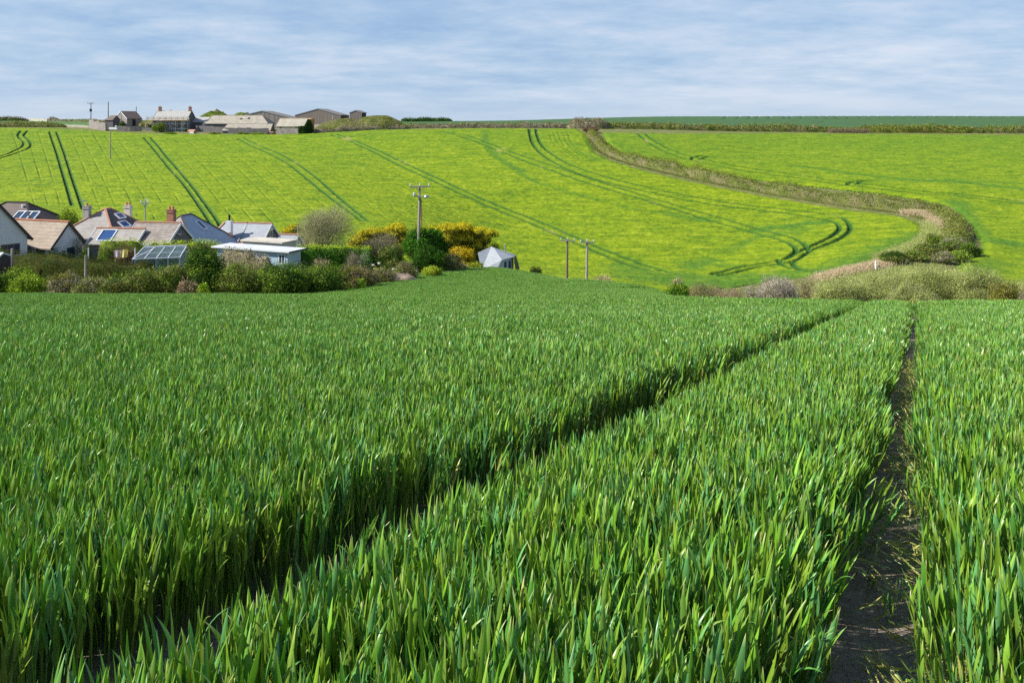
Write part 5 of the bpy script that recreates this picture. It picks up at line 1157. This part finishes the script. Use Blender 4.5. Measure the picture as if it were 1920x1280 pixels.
shrub("peach-coloured dry bush behind the blossoming bush, right side", 1512, 104, 60, 520, 'willow', 'pink', .5, twigs=1000, dens=60, group=Vg)
for lb, px, D, w, top in (("broad olive willow bush right of the blossoming one", 1575, 96, 120, 515), ("olive willow bush in front of the dry pale grass", 1655, 97, 130, 501), ("tallest olive willow bush, in the middle of the valley scrub", 1745, 99, 170, 489),
    ("olive willow bush right of the tallest one", 1830, 98, 130, 496), ("olive willow bush at the right edge of the photo", 1935, 102, 110, 520), ("low olive willow bush where the wheel track meets the scrub", 1716, 84, 110, 530)):
    shrub(lb, px, D, w, top, 'willow', 'olive', .22, twigs=2600, dens=140, leaf=.105, group=Vg, k=12, depth=5.5)
shrub("rusty bronze bush near the right edge, in front of the willow scrub", 1886, 84, 68, 524, 'bronze', 'olive', .2, dens=120, group=Vg, twigs=500)
shrub("brown bramble tucked at the right edge by the rusty bronze bush", 1930, 82, 44, 530, 'brown', 'bare', .4, twigs=600, group=Vg)
# dry grass strips
def drygrass(label, pts, n, hh, pal='straw', w=1.0):
    seedc[0] += 1; g = np.random.default_rng(seedc[0]); P = np.array(spline([hit(p[0], p[1], 100) if (p[1] > 240 and p[1] not in (301,)) else wp(p[0], p[1], 0, 0)[:2] for p in pts], 6)); i = g.random(n)*(len(P)-1); k = i.astype(int); f = (i-k)[:, None]
    q = P[k]*(1-f)+P[np.minimum(k+1, len(P)-1)]*f+g.normal(0, w, (n, 2)); z = gz(q[:, 0], q[:, 1]); o0 = np.array([q[0, 0], q[0, 1], z[0]])
    A = np.stack([q[:, 0], q[:, 1], z-.05], 1)-o0; B = A+np.stack([g.normal(.15, .38, n), g.normal(0, .3, n), hh*g.uniform(.5, 1.2, n)], 1)
    v, qd, c = sticks(A, B, .07, pick(g, pal, n), g); o = mesh_np("dry_grass", v, qd, twig_mat, cols=c); o.location = o0; tag(o, label, "grass", kind="stuff")
drygrass("tall pale dry grass along the tip of the big field", [(1535, 524), (1590, 510), (1640, 500), (1680, 493)], 6000, .8, w=.8)
drygrass("short dry grass at the field edge left of the small bright green bush", [(1120, 112), (1180, 104), (1230, 99)], 2500, .9, w=.8)
drygrass("rough olive grass on the slope behind the willow scrub", [(1640, 118), (1720, 124), (1800, 122), (1850, 118)], 16000, .9, "willow", w=4.0)
drygrass("bleached fringe of grass along the lower side of the winding hedge", [(1102,260),(1118,281),(1145,297),(1200,314),(1300,337),(1450,366),(1600,390),(1690,401),(1735,412)], 6000, .4, "hedge", w=.3)
drygrass("grass fringe round the right-hand tip of the big barley field", [(1742,420),(1742,438),(1730,452),(1685,470),(1645,484)], 8000, .6, "willow", w=.9)
drygrass("bleached grass on the bank along the winding hedge", [(1700, 402), (1740, 405), (1772, 428)], 5000, .9, w=.9)
drygrass("dry grass fringe at the bottom edge of the hillside field", [(1060, 128), (1110, 122), (1160, 118), (1230, 116)], 3500, 1.0, 'willow', w=1.0)
shrub("low grey-green bush beside the two poles at the field edge", 1004, 133, 26, 497, 'olive', 'dark', .4)
shrub("sparse pale scrub at the field edge right of the two poles", 1128, 116, 50, 513, 'willow', 'straw', .4, twigs=900, dens=50)
# winding hedge between the two barley fields
hedge("long winding wind-cut hedge between the two barley fields", [hp(1108,252,3.0,1.9), hp(1120,268,3.3,2.0), hp(1142,287,3.7,2.2), hp(1175,301,3.7,2.3), hp(1220,311,3.9,2.3), hp(1300,330,4.1,2.5), hp(1400,353,4.1,2.5), hp(1500,370,4.1,2.5), hp(1600,383,4.2,2.5), hp(1690,391,4.4,2.5), hp(1745,396,4.8,2.5)],
    'hedge', 'hedgegrey', .5, leaf=.23, dens=32, foot='hedgegrey', lumpy=.6, topcol='hedgetop')
hedge("broad brown-olive scrub bank where the winding hedge turns downhill", [hp(1745,398,4.6,2.2), hp(1780,416,5.0,2.2), hp(1797,438,5.4,2.3), hp(1793,460,5.4,2.2)], 'hedge', 'brown', .4, leaf=.26, dens=24, lumpy=.4, topcol='hedgetop')
Sg = "bushes on the bank at the hedge's lower end"
for lb, px, D, w, top, p1, p2 in (("dark round bush on the bank nearest the white post", 1674, 137, 54, 468, 'dark', 'olive'), ("green bush at the top of the bank, below the hedge's bend", 1752, 150, 44, 437, 'green', 'olive'), ("mixed green bush in the middle of the bank", 1745, 143, 60, 455, 'olive', 'dark'),
    ("brown-green bush on the right shoulder of the bank", 1792, 147, 60, 440, 'green', 'bare'), ("dark bush at the bank's right end, shading the far field", 1818, 144, 44, 452, 'dark', 'green'), ("grey twiggy bush low on the bank", 1768, 137, 46, 470, 'bare', 'olive'), ("olive bush low on the bank, right of the dark round one", 1716, 138, 50, 468, 'olive', 'green'),
    ("yellow-green bush at the lower right foot of the bank", 1800, 139, 44, 468, 'green', 'lime')):
    shrub(lb, px, D, w, top, p1, p2, .4, group=Sg, leaf=.19, dens=62, twigs=300)
shrub("reddish-pink bush at the top of the winding hedge", 1107, 281, 32, 236, 'pink', 'purple', .6, leaf=.26, dens=40, hmin=2)
shrub("small dark bush standing proud of the upper winding hedge", 1138, 252, 8, 266, 'dark', leaf=.25, dens=40)
# hedgerow on the ridge
hedge("grey-brown thicket where the ridge hedgerow meets the winding hedge", [wp(1062, 303, 4, 2.6), wp(1085, 302, 5, 3.6), wp(1125, 302, 5, 3.4), wp(1142, 303, 4, 2.4)], 'hedgegrey', 'brown', .4, leaf=.4, dens=14)
hedge("brown-green hedgerow on the ridge above the right-hand field", [wp(1120, 303, 3, 2.3), wp(1250, 303, 3, 2.4), wp(1380, 304, 3, 2.3), wp(1470, 304, 3.2, 2.9), wp(1560, 304, 3, 2.0), wp(1625, 304, 3, 1.6)], 'hedge', 'hedgetop', .5, leaf=.38, dens=13, foot='dark')
hedge("greener, taller hedgerow on the ridge right of the dry gap", [wp(1598, 303, 3, 1.5), wp(1640, 303, 3.4, 2.9), wp(1740, 303, 3.4, 3.1), wp(1830, 303, 3.2, 2.5)], 'hedgetop', 'bronze', .4, leaf=.38, dens=13, foot='brown')
hedge("last hedgerow on the ridge, running out at the right edge", [wp(1815, 303, 3, 2.2), wp(1900, 303, 3.2, 2.7), wp(2050, 303, 3.2, 2.7)], 'hedge', 'hedgetop', .5, leaf=.38, dens=13, foot='brown')
drygrass("pale dry grass in the gap of the ridge hedgerow", [(1555, 301), (1590, 301), (1625, 301)], 1500, 1.5, 'brown', w=.7)
hedge("thin brown hedge along the ridge between the farm banks and the thicket", [wp(755, 303, 2.5, 1.7), wp(850, 303, 2.5, 1.8), wp(950, 303, 2.5, 1.9), wp(1064, 303, 2.5, 2.0)], 'hedgegrey', 'hedge', .5, leaf=.36, dens=13)
hedge("dark line of far hedge on the skyline left of centre", [wp(752, 400, 3, 2.4), wp(800, 402, 3, 2.4), wp(848, 404, 3, 2.0)], 'dark', 'rich', .4, leaf=.5, dens=8, foot='dark')
hedge("brown-green rough hedge along the foot of the overgrown farm bank", [wp(583, 290, 4, 1.6), wp(640, 293, 4, 1.8), wp(700, 297, 4, 1.8), wp(765, 301, 4, 1.8)], 'hedgegrey', 'hedgetop', .5, leaf=.36, dens=13)
hedge("dark hedge at the top left, along the foot of the smooth pasture", [wp(-40, 306, 3, 1.8), wp(30, 307, 3, 2.0), wp(90, 307, 3, 1.9), wp(124, 307, 2.4, 1.0)], 'hedge', 'brown', .4, leaf=.36, dens=13)
hedge("dark clump of hedge on the skyline at the far left", [wp(-60, 338, 3, 1.7), wp(0, 338, 3, 2.0), wp(30, 338, 3, 1.9), wp(52, 338, 3, 1.2)], 'dark', 'brown', .5, leaf=.4, dens=11)
hedge("low rough hedge along the skyline behind the pasture", [wp(88, 340, 2.5, 1.2), wp(98, 340, 3, 2.2), wp(110, 339, 2.5, 1.3), wp(150, 336, 2.5, 1.3), wp(200, 330, 2.5, 1.3)], 'hedgegrey', 'green', .4, leaf=.36, dens=12)
hedge("low green hedge on the skyline between the small barn and the farmhouse", [wp(250, 322, 3, 1.5), wp(275, 320, 3, 1.8), wp(298, 318, 3, 1.6)], 'green', 'hedge', .5, leaf=.36, dens=12)
shrub("sandy scrub beside the small stone barn", 276, 306, 34, 228, 'hedge', 'straw', .4, leaf=.34, dens=22)
shrub("fresh green bush at the farmhouse's left corner", 300, 294, 28, 228, 'green', 'olive', .4, leaf=.34, dens=22)
shrub("small dark bush against the front of the small stone barn", 229, 297, 12, 224, 'dark', 'green', .3, leaf=.3, dens=25)
shrub("round dark bush at the farmhouse's garden wall", 350, 295, 9, 238, 'olive', 'dark', .4, leaf=.3, dens=25)
for lb, px in (("low green weeds under the farmhouse garden wall", 318), ("green weeds under the long dark wall, left clump", 402), ("green weeds under the long dark wall, right clump", 455), ("yellow-green bush near the right end of the long dark wall", 483)):
    shrub(lb, px, 286, 26, 247.5, 'green', 'lime' if px == 483 else 'olive', .4, leaf=.3, dens=20, hmin=.8)
# overgrown earth mounds beside the farm
def mound(label, px, D, wpx, top, depth, pal, pal2, seed):
    c = at(px, D); w = wpx/F*D; h = (HY-top)/F*D-c.z; g = np.random.default_rng(seed)
    X, Y = np.meshgrid(np.linspace(-1, 1, 70), np.linspace(-1, 1, 30), indexing='ij'); rr = np.clip(1-X**2-Y**2, 0, 1)
    sh = rr**.62*(.85+.3*vnoise(X*3+7, Y*3+9, .8, seed))*h; Xw = X*w/2; Yw = Y*depth/2; Z = sh+gz(Xw+c.x, Yw+c.y)-c.z-.1
    C = pick(g, pal, X.size); Vb = np.stack([Xw, Yw, Z], -1).reshape(-1, 3); n = int(w*depth*26)
    a = g.random(n)*6.283; r_ = np.sqrt(g.random(n)); u, v_ = r_*np.cos(a), r_*np.sin(a); q = np.clip(1-u*u-v_*v_, 0, 1); zz = q**.62*(.85+.3*vnoise(u*3+7, v_*3+9, .8, seed))*h
    P = np.stack([u*w/2, v_*depth/2, zz+gz(u*w/2+c.x, v_*depth/2+c.y)-c.z+g.uniform(-.12, .10, n)], 1); Cl = pick(g, pal, n); Cl = np.where((vnoise(u*w/2+50, v_*depth/2+50, 2.2, seed+1) < .42)[:, None], pick(g, pal2, n), Cl)
    v, qd, cc = cat3([(Vb, grid_faces(70, 30), C*.8), leaves(P, np.tile([0, -.5, .8], (n, 1)), .21, Cl, g, .7, .6)])
    o = mesh_np("hill", v, qd, foliage_mat, cols=cc); o.location = c; tag(o, label, "hill", kind="structure")
mound("overgrown grassy mound right of the ivy-ended barn", 650, 302, 122, 224.5, 16, 'hedge', 'hedgegrey', 31)
mound("taller overgrown mound beside the smallest farm shed", 708, 304, 106, 217.5, 16, 'hedge', 'hedgetop', 32)
mound("green bank rising behind the long lichened barn", 404, 316, 90, 211, 12, 'green', 'hedgetop', 33)
mound("peaked knoll behind the long lichened barn", 408, 322, 34, 205, 8, 'hedge', 'brown', 34)
mound("low green rise behind the barns on the right", 455, 320, 60, 211.5, 10, 'green', 'hedge', 35)

hedge("tangled low undergrowth closing the gap behind the front shrubs", [wpt(90, 71.5, 2.5, 512), wpt(200, 71, 2.5, 520), wpt(300, 72, 2.5, 512), wpt(420, 73, 2.5, 508), wpt(560, 75, 2.5, 502), wpt(640, 78, 2.5, 506), wpt(700, 82, 2.5, 508)], 'green', 'olive', .5, leaf=.13, dens=60, lumpy=.5, cat="undergrowth", name="undergrowth")
